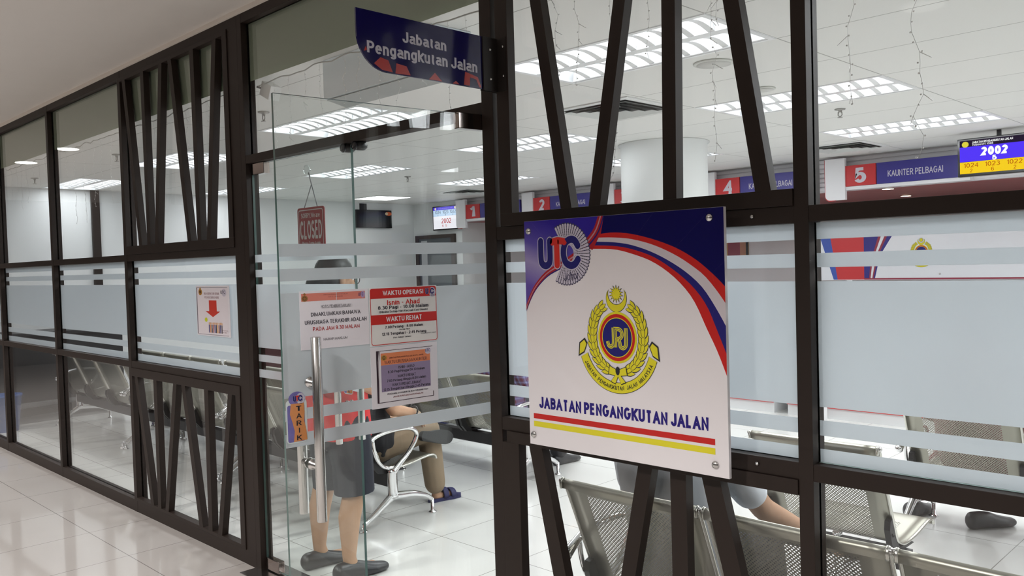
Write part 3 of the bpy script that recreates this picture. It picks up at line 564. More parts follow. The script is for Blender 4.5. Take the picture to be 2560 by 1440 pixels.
    # ribbon with lettering
    def rib(o):
        # arc: centre (0.0035, -0.005), sampled from the sign
        inn = [(0.0 + (0.128 - 0.004 * abs(math.cos(t)) - o) * math.cos(t), -0.006 + (0.132 - o) * math.sin(t)) for t in [PI * 1.112 + PI * 0.776 * i / 30 for i in range(31)]]
        out = [(0.0 + (0.152 + o) * math.cos(t), -0.010 + (0.159 + o) * math.sin(t)) for t in [PI * 1.112 + PI * 0.776 * i / 30 for i in range(31)]]
        return [S(q) for q in strip(out, inn)]
    flat('ribbon_outline', rib(0.0016), blk, par, z + d); flat('ribbon', rib(0.0), yel, par, z + 2 * d)
    for sd in (-1, 1):
        cur = [(sd * 0.152, -0.062), (sd * 0.130, -0.050), (sd * 0.118, -0.022), (sd * 0.128, -0.008), (sd * 0.148, -0.022)]
        flat('ribbon_curl', [S([(sd * 0.134 + (x - sd * 0.134) * 1.12, -0.034 + (y + 0.034) * 1.10) for x, y in cur])], blk, par, z + 3 * d); flat('ribbon_curl', [S([(sd * 0.134 + (x - sd * 0.134) * 0.85, (y + 0.034) * 0.85 - 0.034) for x, y in cur])], yel, par, z + 4 * d)
    if detail:
        s = 'JABATAN PENGANGKUTAN JALAN MALAYSIA'; n = len(s)
        for i, ch in enumerate(s):
            if ch == ' ': continue
            t = PI * 1.165 + PI * 0.672 * i / (n - 1)
            text(ch, cx + k * 0.1405 * math.cos(t), cy + k * (-0.008 + 0.1455 * math.sin(t)), (0.0030 if ch in 'IJ' else 0.0086) * k if ch == 'I' else None, 0.0125 * k, INK, par, z + 4 * d, bold=0.012, name='ribbon_letter', rot=t - 1.5 * PI, res=1)
UN = mat('utc navy', srgb(24, 22, 104), 0.35); UR = mat('utc red', srgb(206, 44, 36), 0.35); FAN = mat('fan white', srgb(196, 190, 206), 0.4); GREYI = mat('grey ink', srgb(70, 66, 96), 0.5)
def utc(par, cx, cy, k, z, fan=True, script=True, plain=False):
    """round-ended letters U T C over a beaded shell fan; k = 1 -> 0.18 m wide"""
    d = 0.0003
    def stroke(pts, w0, cap=True):
        pts = smooth2(pts, 5); L, R = [], []
        for i, p in enumerate(pts):
            a = pts[max(i - 1, 0)]; b = pts[min(i + 1, len(pts) - 1)]; dx, dy = b[0] - a[0], b[1] - a[1]; q = math.hypot(dx, dy) or 1
            L.append((cx + k * (p[0] - dy / q * w0), cy + k * (p[1] + dx / q * w0))); R.append((cx + k * (p[0] + dy / q * w0), cy + k * (p[1] - dx / q * w0)))
        r = strip(L, R)
        return r + [ell(cx + k * p[0], cy + k * p[1], w0 * k, w0 * k, 16) for p in (pts[0], pts[-1])]
    if fan:
        fx, fy = 0.030, -0.004; n = 36; A = [math.radians(118 - i * 236 / (n - 1)) for i in range(n)]
        beads, dark, dots = [], [], []
        for a in A:
            for mult, lst, r0, r1, w0 in ((1, dark, 0.030, 0.094, 0.0052), (1, beads, 0.030, 0.0915, 0.0041)):
                p, q = (fx + r0 * math.cos(a), fy + r0 * math.sin(a) * 1.02), (fx + r1 * math.cos(a), fy + r1 * math.sin(a) * 1.02)
                nx, ny = -math.sin(a), math.cos(a); s0 = w0 * 0.35
                lst.append([(cx + k * (p[0] - nx * s0), cy + k * (p[1] - ny * s0)), (cx + k * (q[0] - nx * w0), cy + k * (q[1] - ny * w0)), (cx + k * (q[0] + nx * w0), cy + k * (q[1] + ny * w0)), (cx + k * (p[0] + nx * s0), cy + k * (p[1] + ny * s0))])
                lst.append(ell(cx + k * q[0], cy + k * q[1], w0 * k, w0 * k, 12))
        for i in range(n - 1):
            a = (A[i] + A[i + 1]) / 2
            for j in range(6):
                r = 0.046 + j * 0.0078; dots.append(ell(cx + k * (fx + r * math.cos(a)), cy + k * (fy + r * math.sin(a) * 1.02), 0.0016 * k, 0.0016 * k, 6))
        flat('shell_fan_shadow', dark, GREYI, par, z); flat('shell_fan', beads, FAN, par, z + d); flat('shell_fan_dots', dots, INK, par, z + 2 * d)  # grey printed outline under the white beads
    U_ = [(-0.080, 0.040), (-0.080, -0.018), (-0.074, -0.034), (-0.060, -0.040), (-0.046, -0.034), (-0.040, -0.018), (-0.040, 0.040)]
    C_ = [(0.078, 0.022), (0.066, 0.038), (0.048, 0.042), (0.028, 0.032), (0.019, 0.012), (0.019, -0.012), (0.028, -0.032), (0.048, -0.041), (0.066, -0.036), (0.078, -0.022)]
    T1 = [(-0.028, 0.036), (-0.006, 0.040), (0.022, 0.036)]; T2 = [(-0.010, 0.034), (-0.010, -0.038)]
    for nm, pp, m_ in (('letter_u', U_, UN), ('letter_c', C_, UN), ('letter_t', T1, UR), ('letter_t', T2, UR)):
        if not plain: flat(nm + '_outline', stroke(pp, 0.0145), FAN, par, z + 3 * d)
        flat(nm, stroke(pp, 0.0115), m_, par, z + 4 * d)
    if script: text('Johor', cx + k * 0.048, cy - k * 0.074, 0.062 * k, 0.026 * k, GREYI, par, z + 4 * d, rot=0.10, name='script_lettering')

# ================================================================= BIG SIGN ON THE PARTITION
SX, SZ, SY = -1.922, 0.93, -0.075     # lower left corner of its print frame
SW, S0, S1 = 0.738, -0.009, 0.722
t = thing('department_sign', 'large square blue and white department sign with yellow crest on the partition', 'sign', (SX, SY, SZ), (PI / 2, 0, 0), local=True)
MB().box(0, SW, S0, S1, -0.012, 0.0, bev=0.001).build('acrylic_panel', [mat('sign acrylic', (0.80, 0.765, 0.785), 0.15)], t, world=False)
CL = lambda ps: [q for q in (clip(p, 0.0005, S0 + 0.0005, SW - 0.0005, S1 - 0.0005) for p in ps) if len(q) > 2]
N_ = 28
c0 = resample(smooth2([(0.318, 0.668), (0.367, 0.670), (0.432, 0.663), (0.51, 0.644), (0.584, 0.618), (0.641, 0.588), (0.682, 0.559), (0.73, 0.517), (0.78, 0.462)]), N_)
c1 = resample(smooth2([(0.309, 0.657), (0.367, 0.655), (0.432, 0.648), (0.51, 0.628), (0.584, 0.597), (0.64, 0.564), (0.682, 0.532), (0.731, 0.474), (0.78, 0.40)]), N_)
c2 = resample(smooth2([(0.302, 0.645), (0.366, 0.641), (0.431, 0.631), (0.509, 0.606), (0.583, 0.570), (0.64, 0.532), (0.681, 0.491), (0.731, 0.415), (0.77, 0.34)]), N_)
c3 = resample(smooth2([(0.291, 0.634), (0.366, 0.630), (0.431, 0.619), (0.509, 0.594), (0.582, 0.552), (0.639, 0.507), (0.68, 0.457), (0.708, 0.397), (0.75, 0.30)]), N_)
c4 = resample(smooth2([(0.286, 0.624), (0.366, 0.620), (0.43, 0.606), (0.508, 0.579), (0.582, 0.532), (0.638, 0.473), (0.678, 0.396), (0.712, 0.330), (0.745, 0.25)]), N_)
top = resample([(0.33, 0.73), (0.80, 0.73), (0.80, 0.46)], N_)
flat('blue_field', CL(strip(top, c0)), mat('deep blue print', srgb(8, 6, 80), 0.3, spec=0.3), t, 0.0004)
flat('red_band', CL(strip(c0, c1)), RED, t, 0.0004); flat('white_band', CL(strip(c1, c2)), mat('silver white print', srgb(206, 198, 204), 0.3), t, 0.0004); flat('blue_band', CL(strip(c2, c3)), NAVY, t, 0.0004); flat('red_band', CL(strip(c3, c4)), RED, t, 0.0004)
# left purple field: printed gradient from blue to lilac
m = bpy.data.materials.new('blue to lilac print'); m.use_nodes = True; nt = m.node_tree; b = nt.nodes['Principled BSDF']; b.inputs['Roughness'].default_value = 0.3; b.inputs['Coat Weight'].default_value = 0.3
tc = nt.nodes.new('ShaderNodeTexCoord'); sx = nt.nodes.new('ShaderNodeSeparateXYZ'); cr = nt.nodes.new('ShaderNodeValToRGB'); nt.links.new(tc.outputs['Object'], sx.inputs[0])
mm = nt.nodes.new('ShaderNodeMath'); mm.operation = 'MULTIPLY_ADD'; mm.inputs[1].default_value = 0.35; nt.links.new(sx.outputs[0], mm.inputs[0]); nt.links.new(sx.outputs[1], mm.inputs[2])
nt.links.new(mm.outputs[0], cr.inputs[0]); nt.links.new(cr.outputs[0], b.inputs['Base Color'])
e = cr.color_ramp.elements; e[0].position = 0.42; e[0].color = (*srgb(70, 52, 150), 1); e[1].position = 0.75; e[1].color = (*srgb(44, 26, 150), 1)
for p_, c_ in ((0.52, (96, 78, 168)), (0.60, (160, 148, 196)), (0.66, (92, 78, 172))):
    q = e.new(p_); q.color = (*srgb(*c_), 1)
lil = m
pu = smooth2([(-0.002, 0.426), (0.022, 0.470), (0.052, 0.508), (0.10, 0.545), (0.160, 0.570), (0.225, 0.600), (0.275, 0.640), (0.310, 0.676), (0.332, 0.726)], 4)
pl = resample(pu, N_); tl = resample([(-0.002, 0.427), (-0.002, 0.726), (0.328, 0.727)], N_)
flat('lilac_field', CL(strip(tl, pl)), lil, t, 0.0003)
def band(pts, o0, o1):
    pts = resample(pts, N_); A, B = [], []
    for i, p in enumerate(pts):
        a = pts[max(i - 1, 0)]; q = pts[min(i + 1, len(pts) - 1)]; dx, dy = q[0] - a[0], q[1] - a[1]; l = math.hypot(dx, dy) or 1
        tt = math.sin(PI * min(1, i / (N_ - 1) * 1.0) * 0.5 + 0.35)
        A.append((p[0] - dy / l * o0 * tt, p[1] + dx / l * o0 * tt)); B.append((p[0] - dy / l * o1 * tt, p[1] + dx / l * o1 * tt))
    return strip(A, B)
DR = mat('dark red print', srgb(168, 30, 40), 0.3)
flat('swoosh', CL([[(0.333, 0.722), (0.312, 0.676), (0.262, 0.632), (0.286, 0.620), (0.303, 0.645), (0.320, 0.669)]]), DR, t, 0.00045)
flat('swoosh', CL(band(pu, 0.012, 0.020)), DR, t, 0.0005); flat('swoosh', CL(band(pu, 0.0075, 0.012)), mat('pale swoosh print', srgb(186, 140, 150), 0.3), t, 0.0005)
flat('swoosh', CL(band(pu, 0.001, 0.0075)), DR, t, 0.0005); flat('swoosh', CL(band(pu, -0.004, 0.001)), NAVY, t, 0.0005)
utc(t, 0.152, 0.615, 0.98, 0.0008)
emblem(t, 0.372, 0.357, 0.985, 0.0006)
text('JABATAN PENGANGKUTAN JALAN', 0.362, 0.1325, 0.632, 0.037, mat('navy title', srgb(30, 14, 118), 0.3), t, 0.0005, bold=0.040, name='title_lettering', res=4)
flat('red_rule', [rect(0.020, 0.0775, 0.697, 0.0945)], RED, t, 0.0005); flat('yellow_rule', [rect(0.020, 0.0515, 0.697, 0.069)], YEL, t, 0.0005)
for x, y in ((0.021, 0.689), (0.695, 0.695), (0.019, 0.024), (0.697, 0.024)):
    MB().lathe([(0.0, -0.064), (0.008, -0.064), (0.008, -0.012), (0.0105, -0.011), (0.0105, 0.003), (0.009, 0.006), (0.0, 0.0075)], (x, y, 0), seg=20).build('standoff_bolt', STEEL, t, world=False)
for x, y in ((0.78, 0.694), (0.78, 0.026)):
    tag(MB().lathe([(0.0, -0.004), (0.0045, -0.004), (0.0055, -0.001), (0.0, -0.001)], (SX + x, -0.0005, SZ + y), axis='Y', seg=12).build('screw', STEEL), 'small screw head on the rail beside the big sign, ' + ('upper' if y > 0.3 else 'lower') + ' one', 'screw', 'screws beside the sign')

# ================================================================= PROJECTING SIGN OVER THE DOOR
PX = -2.10
t = thing('projecting_sign', 'dark blue projecting sign lettered in white above the open door', 'sign', (PX, -0.585, 2.105), (PI / 2, 0, PI / 2), local=True)   # local x -> +Y, y -> z, z -> +X
out = rrect(0, 0.008, 0.52, 0.187, 0.11, '1000', 10)
out = [(x, y - 0.0 + (0.0) - 0.045 * 0 + (0.0)) for x, y in out]
BLUEB = mat('dark blue acrylic', srgb(22, 18, 74), 0.12, coat=0.2)
m_ = MB(); m_.prism([(x, y, -0.006) for x, y in out], (0, 0, 0.006)); m_.build('board', [BLUEB], t, world=False)
SILV = mat('silver letters', srgb(190, 186, 198), 0.35)
text('Jabatan', 0.262, 0.128, 0.180, 0.034, SILV, t, 0.0006, bold=0.022, res=4)
text('Pengangkutan Jalan', 0.262, 0.074, 0.452, 0.044, SILV, t, 0.0006, bold=0.022, res=4)
rd = mat('red pattern print', srgb(170, 34, 30), 0.3)  # jagged red shapes low on the board
for pl_ in ([(0.06, 0.030), (0.085, 0.052), (0.115, 0.046), (0.13, 0.012), (0.09, 0.014)], [(0.14, 0.010), (0.145, 0.042), (0.185, 0.038), (0.20, 0.012)], [(0.275, 0.010), (0.30, 0.034), (0.33, 0.010)], [(0.375, 0.010), (0.39, 0.020), (0.405, 0.010)], [(0.425, 0.012), (0.432, 0.056), (0.455, 0.052), (0.452, 0.012)], [(0.455, 0.052), (0.49, 0.045), (0.505, 0.012), (0.495, 0.012), (0.482, 0.036), (0.455, 0.040)], [(0.024, 0.062), (0.032, 0.078), (0.036, 0.066)]): flat('red_pattern', [pl_], rd, t, 0.0005)
MB().box(0.512, 0.585, 0.004, 0.187, 0.0001, 0.0062, bev=0.001).box(0.512, 0.585, 0.004, 0.187, -0.0122, -0.0061, bev=0.001).box(0.5780, 0.5847, 0.004, 0.187, 0.0001, 0.048).build('bracket', mat('sign bracket', (0.020, 0.016, 0.014), 0.5, spec=0.25), t, world=False)
for x, y, z in ((0.545, 0.145, 0.0062), (0.545, 0.045, 0.0062)):
    MB().ball((x, y, z), 0.0055, 8).build('screw', STEEL, t, world=False)
for y in (0.155, 0.055): MB().ball((0.577, y, 0.036), 0.0045, 8).build('screw', STEEL, t, world=False)

# ================================================================= NOTICES
def sheet(name, label, u0, u1, z0, z1, m_, th=0.0012, group=None):
    """a sheet on the open leaf: u from the hinge; returns thing with local x to the right, y up from the sheet's lower left"""
    t = thing(name, label, 'notice', leafpt(u1, 0.0085, z0), (PI / 2, 0, TH), local=True, group=group)
    MB().box(0, u1 - u0, 0, z1 - z0, -0.0004, th - 0.0004).build('sheet', m_, t, world=False)
    return t, u1 - u0, z1 - z0
zt = 0.0011
INKB = mat('dark grey ink', srgb(40, 38, 52), 0.5)
t, W, H = sheet('paper_notice', 'white paper notice with salmon header, left one on the open glass door', 0.512, 0.750, 1.271, 1.450, PAPER)
SAL = mat('salmon print', srgb(216, 128, 112), 0.5)
flat('header_band', [rect(0.006, 0.148, 0.124, 0.172), rect(0.126, 0.148, W - 0.012, 0.172)], SAL, t, zt)
text('JABATAN PENGANGKUTAN JALAN', 0.122, 0.166, 0.085, 0.0035, mat('faded red ink', srgb(150, 80, 80), 0.5), t, zt + 2e-4, res=1); text('UTC JOHOR', 0.122, 0.159, 0.05, 0.0035, MATS['faded red ink'], t, zt + 2e-4, res=1)
GOLD = mat('faded gold print', srgb(150, 104, 52), 0.5)
flat('crest_print', [ell(0.017, 0.157, 0.0105, 0.0095, 20), ell(0.017, 0.170, 0.004, 0.0035, 12)], GOLD, t, zt + 3e-4); flat('crest_print', ring(0.017, 0.157, 0.0065, 0.006, 0.0045, 0.004, 20), mat('brown print', srgb(96, 60, 36), 0.5), t, zt + 5e-4)
flat('logo_print', [ell(0.218, 0.161, 0.008, 0.0105, 20)], mat('lilac print', srgb(176, 150, 190), 0.5), t, zt + 3e-4); text('UTC', 0.211, 0.162, 0.018, 0.010, UN, t, zt + 5e-4, bold=0.01)
text('NOTIS PEMBERITAHUAN :', 0.125, 0.130, 0.108, 0.0085, INKB, t, zt); flat('underline', [rect(0.073, 0.1245, 0.176, 0.1252)], INKB, t, zt)
text('DIMAKLUMKAN BAHAWA', 0.122, 0.107, 0.172, 0.0120, INKB, t, zt, bold=0.012); text('URUSNIAGA TERAKHIR ADALAH', 0.122, 0.083, 0.214, 0.0122, INKB, t, zt, bold=0.012)
text('PADA JAM 9.30 MALAM', 0.122, 0.062, 0.162, 0.0120, mat('red ink', srgb(176, 40, 40), 0.5), t, zt, bold=0.012); text('HARAP MAKLUM', 0.117, 0.028, 0.082, 0.0075, INKB, t, zt)

t, W, H = sheet('hours_sign', 'red and white printed opening hours board, right one on the open glass door', 0.248, 0.509, 1.262, 1.450, mat('white board', (0.76, 0.75, 0.735), 0.3), 0.003)
z2 = 0.0029
flat('red_border', strip(rrect(0.002, 0.002, W - 0.002, H - 0.002, 0.009) + [rrect(0.002, 0.002, W - 0.002, H - 0.002, 0.009)[0]], rrect(0.0042, 0.0042, W - 0.0042, H - 0.0042, 0.007) + [rrect(0.0042, 0.0042, W - 0.0042, H - 0.0042, 0.007)[0]]), RED, t, z2)
flat('red_band', [rrect(0.002, 0.153, W - 0.002, H - 0.002, 0.008, '0011'), rect(0.002, 0.0685, W - 0.002, 0.100)], RED, t, z2 + 1e-4)
text('WAKTU OPERASI', 0.128, 0.170, 0.158, 0.0150, WHITEP, t, z2 + 4e-4, bold=0.022); text('WAKTU REHAT', 0.128, 0.0845, 0.138, 0.0160, WHITEP, t, z2 + 4e-4, bold=0.022)
text('Isnin - Ahad', 0.128, 0.1385, 0.126, 0.0165, RED, t, z2 + 2e-4, bold=0.012); text('8.30 Pagi - 10.00 Malam', 0.128, 0.1215, 0.196, 0.0135, INKB, t, z2 + 2e-4, bold=0.02); text('(Dibuka Setiap Hari Kecuali Cuti Umum)', 0.128, 0.1085, 0.190, 0.0085, INKB, t, z2 + 2e-4, bold=0.012, res=2)
text('7.00 Petang - 8.00 Malam', 0.128, 0.0575, 0.146, 0.0105, INKB, t, z2 + 2e-4, bold=0.02, res=2); text('(Setiap Hari)', 0.128, 0.0475, 0.042, 0.0055, INKB, t, z2 + 2e-4, bold=0.01, res=1)
text('12.15 Tengahari - 2.45 Petang', 0.128, 0.0355, 0.172, 0.0110, INKB, t, z2 + 2e-4, bold=0.02, res=2); text('(Hari Jumaat Sahaja)', 0.118, 0.0225, 0.070, 0.0058, INKB, t, z2 + 2e-4, bold=0.01, res=1); text('PENGURUSAN UTC JOHOR', 0.223, 0.0285, 0.062, 0.0035, INKB, t, z2 + 2e-4, res=1)
flat('logo_disc', [ell(0.243, 0.166, 0.0135, 0.0165, 24)], FAN, t, z2 + 4e-4); utc(t, 0.232, 0.1695, 0.19, z2 + 6e-4, fan=False, script=False); text('Johor', 0.243, 0.156, 0.014, 0.006, UN, t, z2 + 9e-4, res=1)

t, W, H = sheet('counter_hours_notice', 'white framed notice with orange and lilac panel, lowest on the open glass door', 0.252, 0.511, 1.058, 1.259, mat('laminated sheet', (0.74, 0.72, 0.77), 0.2))
flat('printed_border', [rect(0.020, 0.0165, 0.026, 0.187), rect(0.020, 0.0165, 0.240, 0.0185), rect(0.020, 0.1855, 0.240, 0.187), rect(0.2375, 0.0185, 0.240, 0.034)], mat('dark maroon print', srgb(44, 22, 40), 0.4), t, zt)
flat('swoosh', [[(0.020, 0.187), (0.036, 0.187), (0.029, 0.150), (0.027, 0.0165), (0.020, 0.0165)]], MATS['dark maroon print'], t, zt + 1e-4); flat('swoosh', [[(0.031, 0.187), (0.0335, 0.187), (0.0275, 0.15), (0.0265, 0.09), (0.026, 0.15)]], WHITEP, t, zt + 3e-4)
flat('orange_panel', [rect(0.037, 0.139, 0.229, 0.178)], mat('orange print', srgb(222, 132, 88), 0.4), t, zt + 1e-4); flat('lilac_panel', [rect(0.037, 0.052, 0.229, 0.139)], mat('dull lilac print', srgb(142, 128, 160), 0.4), t, zt + 1e-4)
flat('crest_print', [ell(0.049, 0.163, 0.011, 0.009, 20)], mat('mustard print', srgb(176, 128, 44), 0.4), t, zt + 3e-4); flat('crest_print', ring(0.049, 0.163, 0.0055, 0.0055, 0.003, 0.003, 16), INKB, t, zt + 5e-4)
flat('logo_disc', [ell(0.221, 0.172, 0.012, 0.011, 20)], FAN, t, zt + 3e-4); text('UTC', 0.2195, 0.174, 0.019, 0.010, UN, t, zt + 5e-4, bold=0.01)
text('JABATAN PENGANGKUTAN JALAN UTC JOHOR', 0.135, 0.161, 0.135, 0.0048, mat('dark brown ink', srgb(92, 40, 36), 0.5), t, zt + 4e-4, bold=0.01, res=1); text('WAKTU URUSNIAGA KAUNTER', 0.133, 0.1475, 0.166, 0.0105, mat('brown ink', srgb(96, 58, 60), 0.5), t, zt + 4e-4, res=2)
for s_, y_, w_, h_ in (('ISNIN - AHAD', 0.1275, 0.062, 0.0092), ('8.30 Pagi Hingga 09.30 Malam', 0.1145, 0.144, 0.0098), ('WAKTU REHAT', 0.0985, 0.070, 0.0092), ('7.00 Petang Hingga 8.00 Malam', 0.0855, 0.152, 0.0100), ('WAKTU REHAT JUMAAT', 0.0715, 0.114, 0.0092), ('12.15 Tengah hari Hingga 2.45 Petang', 0.0580, 0.180, 0.0102)):
    text(s_, 0.134, y_, w_, h_, INKB, t, zt + 4e-4, bold=0.008, res=2)
text('PENGAMBILAN NOMBOR GILIRAN TERAKHIR PADA', 0.138, 0.0430, 0.160, 0.0050, INKB, t, zt + 2e-4, bold=0.015, res=1); text('JAM 09.15 PETANG DAN 9.00 MALAM', 0.138, 0.0320, 0.118, 0.0048, mat('maroon ink', srgb(120, 30, 40), 0.5), t, zt + 2e-4, bold=0.012, res=1)

def pull_label(loc, rz, label):
    t = thing('door_label', label, 'sticker', loc, (PI / 2, 0, rz), local=True)
    ol = rrect(0.006, 0, 0.064, 0.118, 0.008) ; LM = mat('clear sticker border', (0.62, 0.68, 0.68), 0.2)
    MB().prism([(x, y, -0.0003) for x, y in rrect(0.0, -0.004, 0.068, 0.128, 0.012)], (0, 0, 0.0005)).build('backing', LM, t, world=False)
    lil2 = mat('sticker blue lilac', srgb(112, 104, 168), 0.35, noise=0.35, nscale=45); WOOD = mat('wood grain print', srgb(208, 138, 84), 0.4, noise=0.12, nscale=60)
    flat('blue_panel', [rrect(0.004, 0.0, 0.060, 0.112, 0.006), ell(0.036, 0.130, 0.027, 0.022, 28)], lil2, t, 0.0005)
    flat('wood_panel', [[(0.022, 0.0), (0.066, 0.002), (0.064, 0.03), (0.058, 0.06), (0.060, 0.088), (0.058, 0.116), (0.016, 0.116), (0.012, 0.085), (0.020, 0.058), (0.026, 0.032)]], WOOD, t, 0.0008)
    flat('logo_disc', [ell(0.048, 0.130, 0.014, 0.017, 24)], FAN, t, 0.0008); utc(t, 0.038, 0.1315, 0.17, 0.0011, fan=False, script=False)
    for i, ch in enumerate('TARIK'): text(ch, 0.041, 0.1005 - i * 0.0222, 0.0035 if ch == 'I' else 0.0175, 0.0150, INK, t, 0.0012, bold=0.012)
    return t
pull_label(leafpt(0.806, 0.0080, 0.996), TH, 'blue and wood pattern pull sticker below the top bar on the open door')
pull_label((-3.150, 0.0255, 0.968), 0.0, 'pull sticker on the closed leaf behind the open door')

# queue notice on the partition glass
t = thing('queue_notice', 'white queue here notice with a red arrow on frosted glass left of the door', 'notice', (-4.587, 0.0305, 1.166), (PI / 2, 0, 0), local=True)
W, H = 0.394, 0.275
MB().box(0, W, 0, H, -0.0012, 0.0).build('sheet', PAPER, t, world=False)
flat('grey_border', [rect(0.006, 0.008, 0.018, H - 0.010), rect(0.018, 0.006, W - 0.02, 0.0085), rect(0.018, H - 0.012, W - 0.02, H - 0.010)], mat('grey print', srgb(110, 104, 116), 0.5), t, 0.0004); flat('inner_page', [rect(0.016, 0.0085, W - 0.02, H - 0.012)], mat('pinkish paper', (0.76, 0.71, 0.76), 0.5), t, 0.0006)  # grey border strips printed round the inner page
flat('arrow', [[(0.155, 0.195), (0.245, 0.195), (0.245, 0.136), (0.285, 0.136), (0.198, 0.104), (0.112, 0.136), (0.155, 0.136)]], mat('arrow red', srgb(200, 52, 36), 0.45), t, 0.0009)
text('SILA BERATUR DISINI', 0.188, 0.232, 0.178, 0.012, mat('pale brown ink', srgb(150, 112, 120), 0.5), t, 0.0009, bold=0.01, res=2); text('PLEASE QUEUE HERE', 0.190, 0.211, 0.168, 0.012, MATS['pale brown ink'], t, 0.0009, bold=0.01, res=2)
flat('crest_print', [ell(0.055, 0.240, 0.022, 0.018, 20), ell(0.055, 0.260, 0.009, 0.006, 10)], MATS['mustard print'], t, 0.0009); flat('crest_print', [ell(0.055, 0.241, 0.011, 0.009, 16)], MATS['brown print'], t, 0.0012)
flat('logo_disc', [ell(0.335, 0.238, 0.026, 0.021, 20)], FAN, t, 0.0009); text('UTC', 0.322, 0.240, 0.052, 0.018, INKB, t, 0.0012, bold=0.012)
flat('yellow_ball', [ell(0.115, 0.088, 0.017, 0.012, 16)], mat('lime print', srgb(206, 214, 40), 0.5), t, 0.0009)
cols = [(70, 60, 120), (206, 130, 60), (60, 56, 70), (150, 70, 60), (90, 70, 130), (60, 60, 80), (210, 150, 70), (120, 60, 60), (70, 66, 120), (90, 80, 90)]
for i, c in enumerate(cols):
    x = 0.150 + i * 0.0165
    flat('queue_figure', [rect(x - 0.006, 0.018, x + 0.005, 0.062)], mat('figure %d print' % i, srgb(*c), 0.5), t, 0.0009); flat('queue_figure', [ell(x, 0.069, 0.006, 0.007, 10)], mat('figure head print', srgb(214, 160, 110), 0.5), t, 0.0009)
text('Pengurusan', 0.335, 0.034, 0.062, 0.006, MATS['pale brown ink'], t, 0.0009, res=1); text('UTC Johor', 0.325, 0.024, 0.048, 0.006, MATS['pale brown ink'], t, 0.0009, res=1)

# closed sign hanging on the fixed leaf from a suction hook
t = thing('closed_sign', 'red closed sign hanging on a chain from a suction hook behind the glass', 'sign', (-3.535, 0.058, 1.585), (PI / 2, 0, 0), local=True)
CR = mat('closed sign red', srgb(150, 30, 36), 0.35)
m_ = MB(); m_.prism([(x, y, -0.004) for x, y in rrect(0, 0, 0.228, 0.218, 0.014)], (0, 0, 0.004)); m_.build('board', CR, t, world=False)
CW2 = mat('closed sign white', srgb(206, 198, 200), 0.4)
bo = rrect(0.010, 0.010, 0.218, 0.208, 0.012); bi = rrect(0.014, 0.014, 0.214, 0.204, 0.009)
flat('white_border', strip(bo + [bo[0]], bi + [bi[0]]), CW2, t, 0.0006)
text('SORRY,We are', 0.112, 0.180, 0.158, 0.024, CW2, t, 0.0006, bold=0.01); text('CLOSED', 0.114, 0.114, 0.186, 0.086, CW2, t, 0.0006, bold=0.02, res=4); text('Please Come Again', 0.112, 0.050, 0.158, 0.020, CW2, t, 0.0006, bold=0.01)
MB().tube([(0.060, 0.218, -0.002), (0.128, 0.322, -0.002)], 0.0022, 6).tube([(0.170, 0.218, -0.002), (0.128, 0.322, -0.002)], 0.0022, 6).tube([(0.128, 0.322, -0.002), (0.108, 0.378, -0.002)], 0.0028, 6).build('chain', mat('grey chain', (0.25, 0.25, 0.26), 0.4, 0.6), t, world=False)
MB().lathe([(0.0, 0.016), (0.020, 0.013), (0.024, 0.005), (0.012, -0.002), (0.006, -0.012), (0.0, -0.013)], (0.106, 0.392, 0.0), seg=20).build('suction_hook', glass('clear plastic', (0.9, 0.93, 0.93), 1.5), t, world=False)

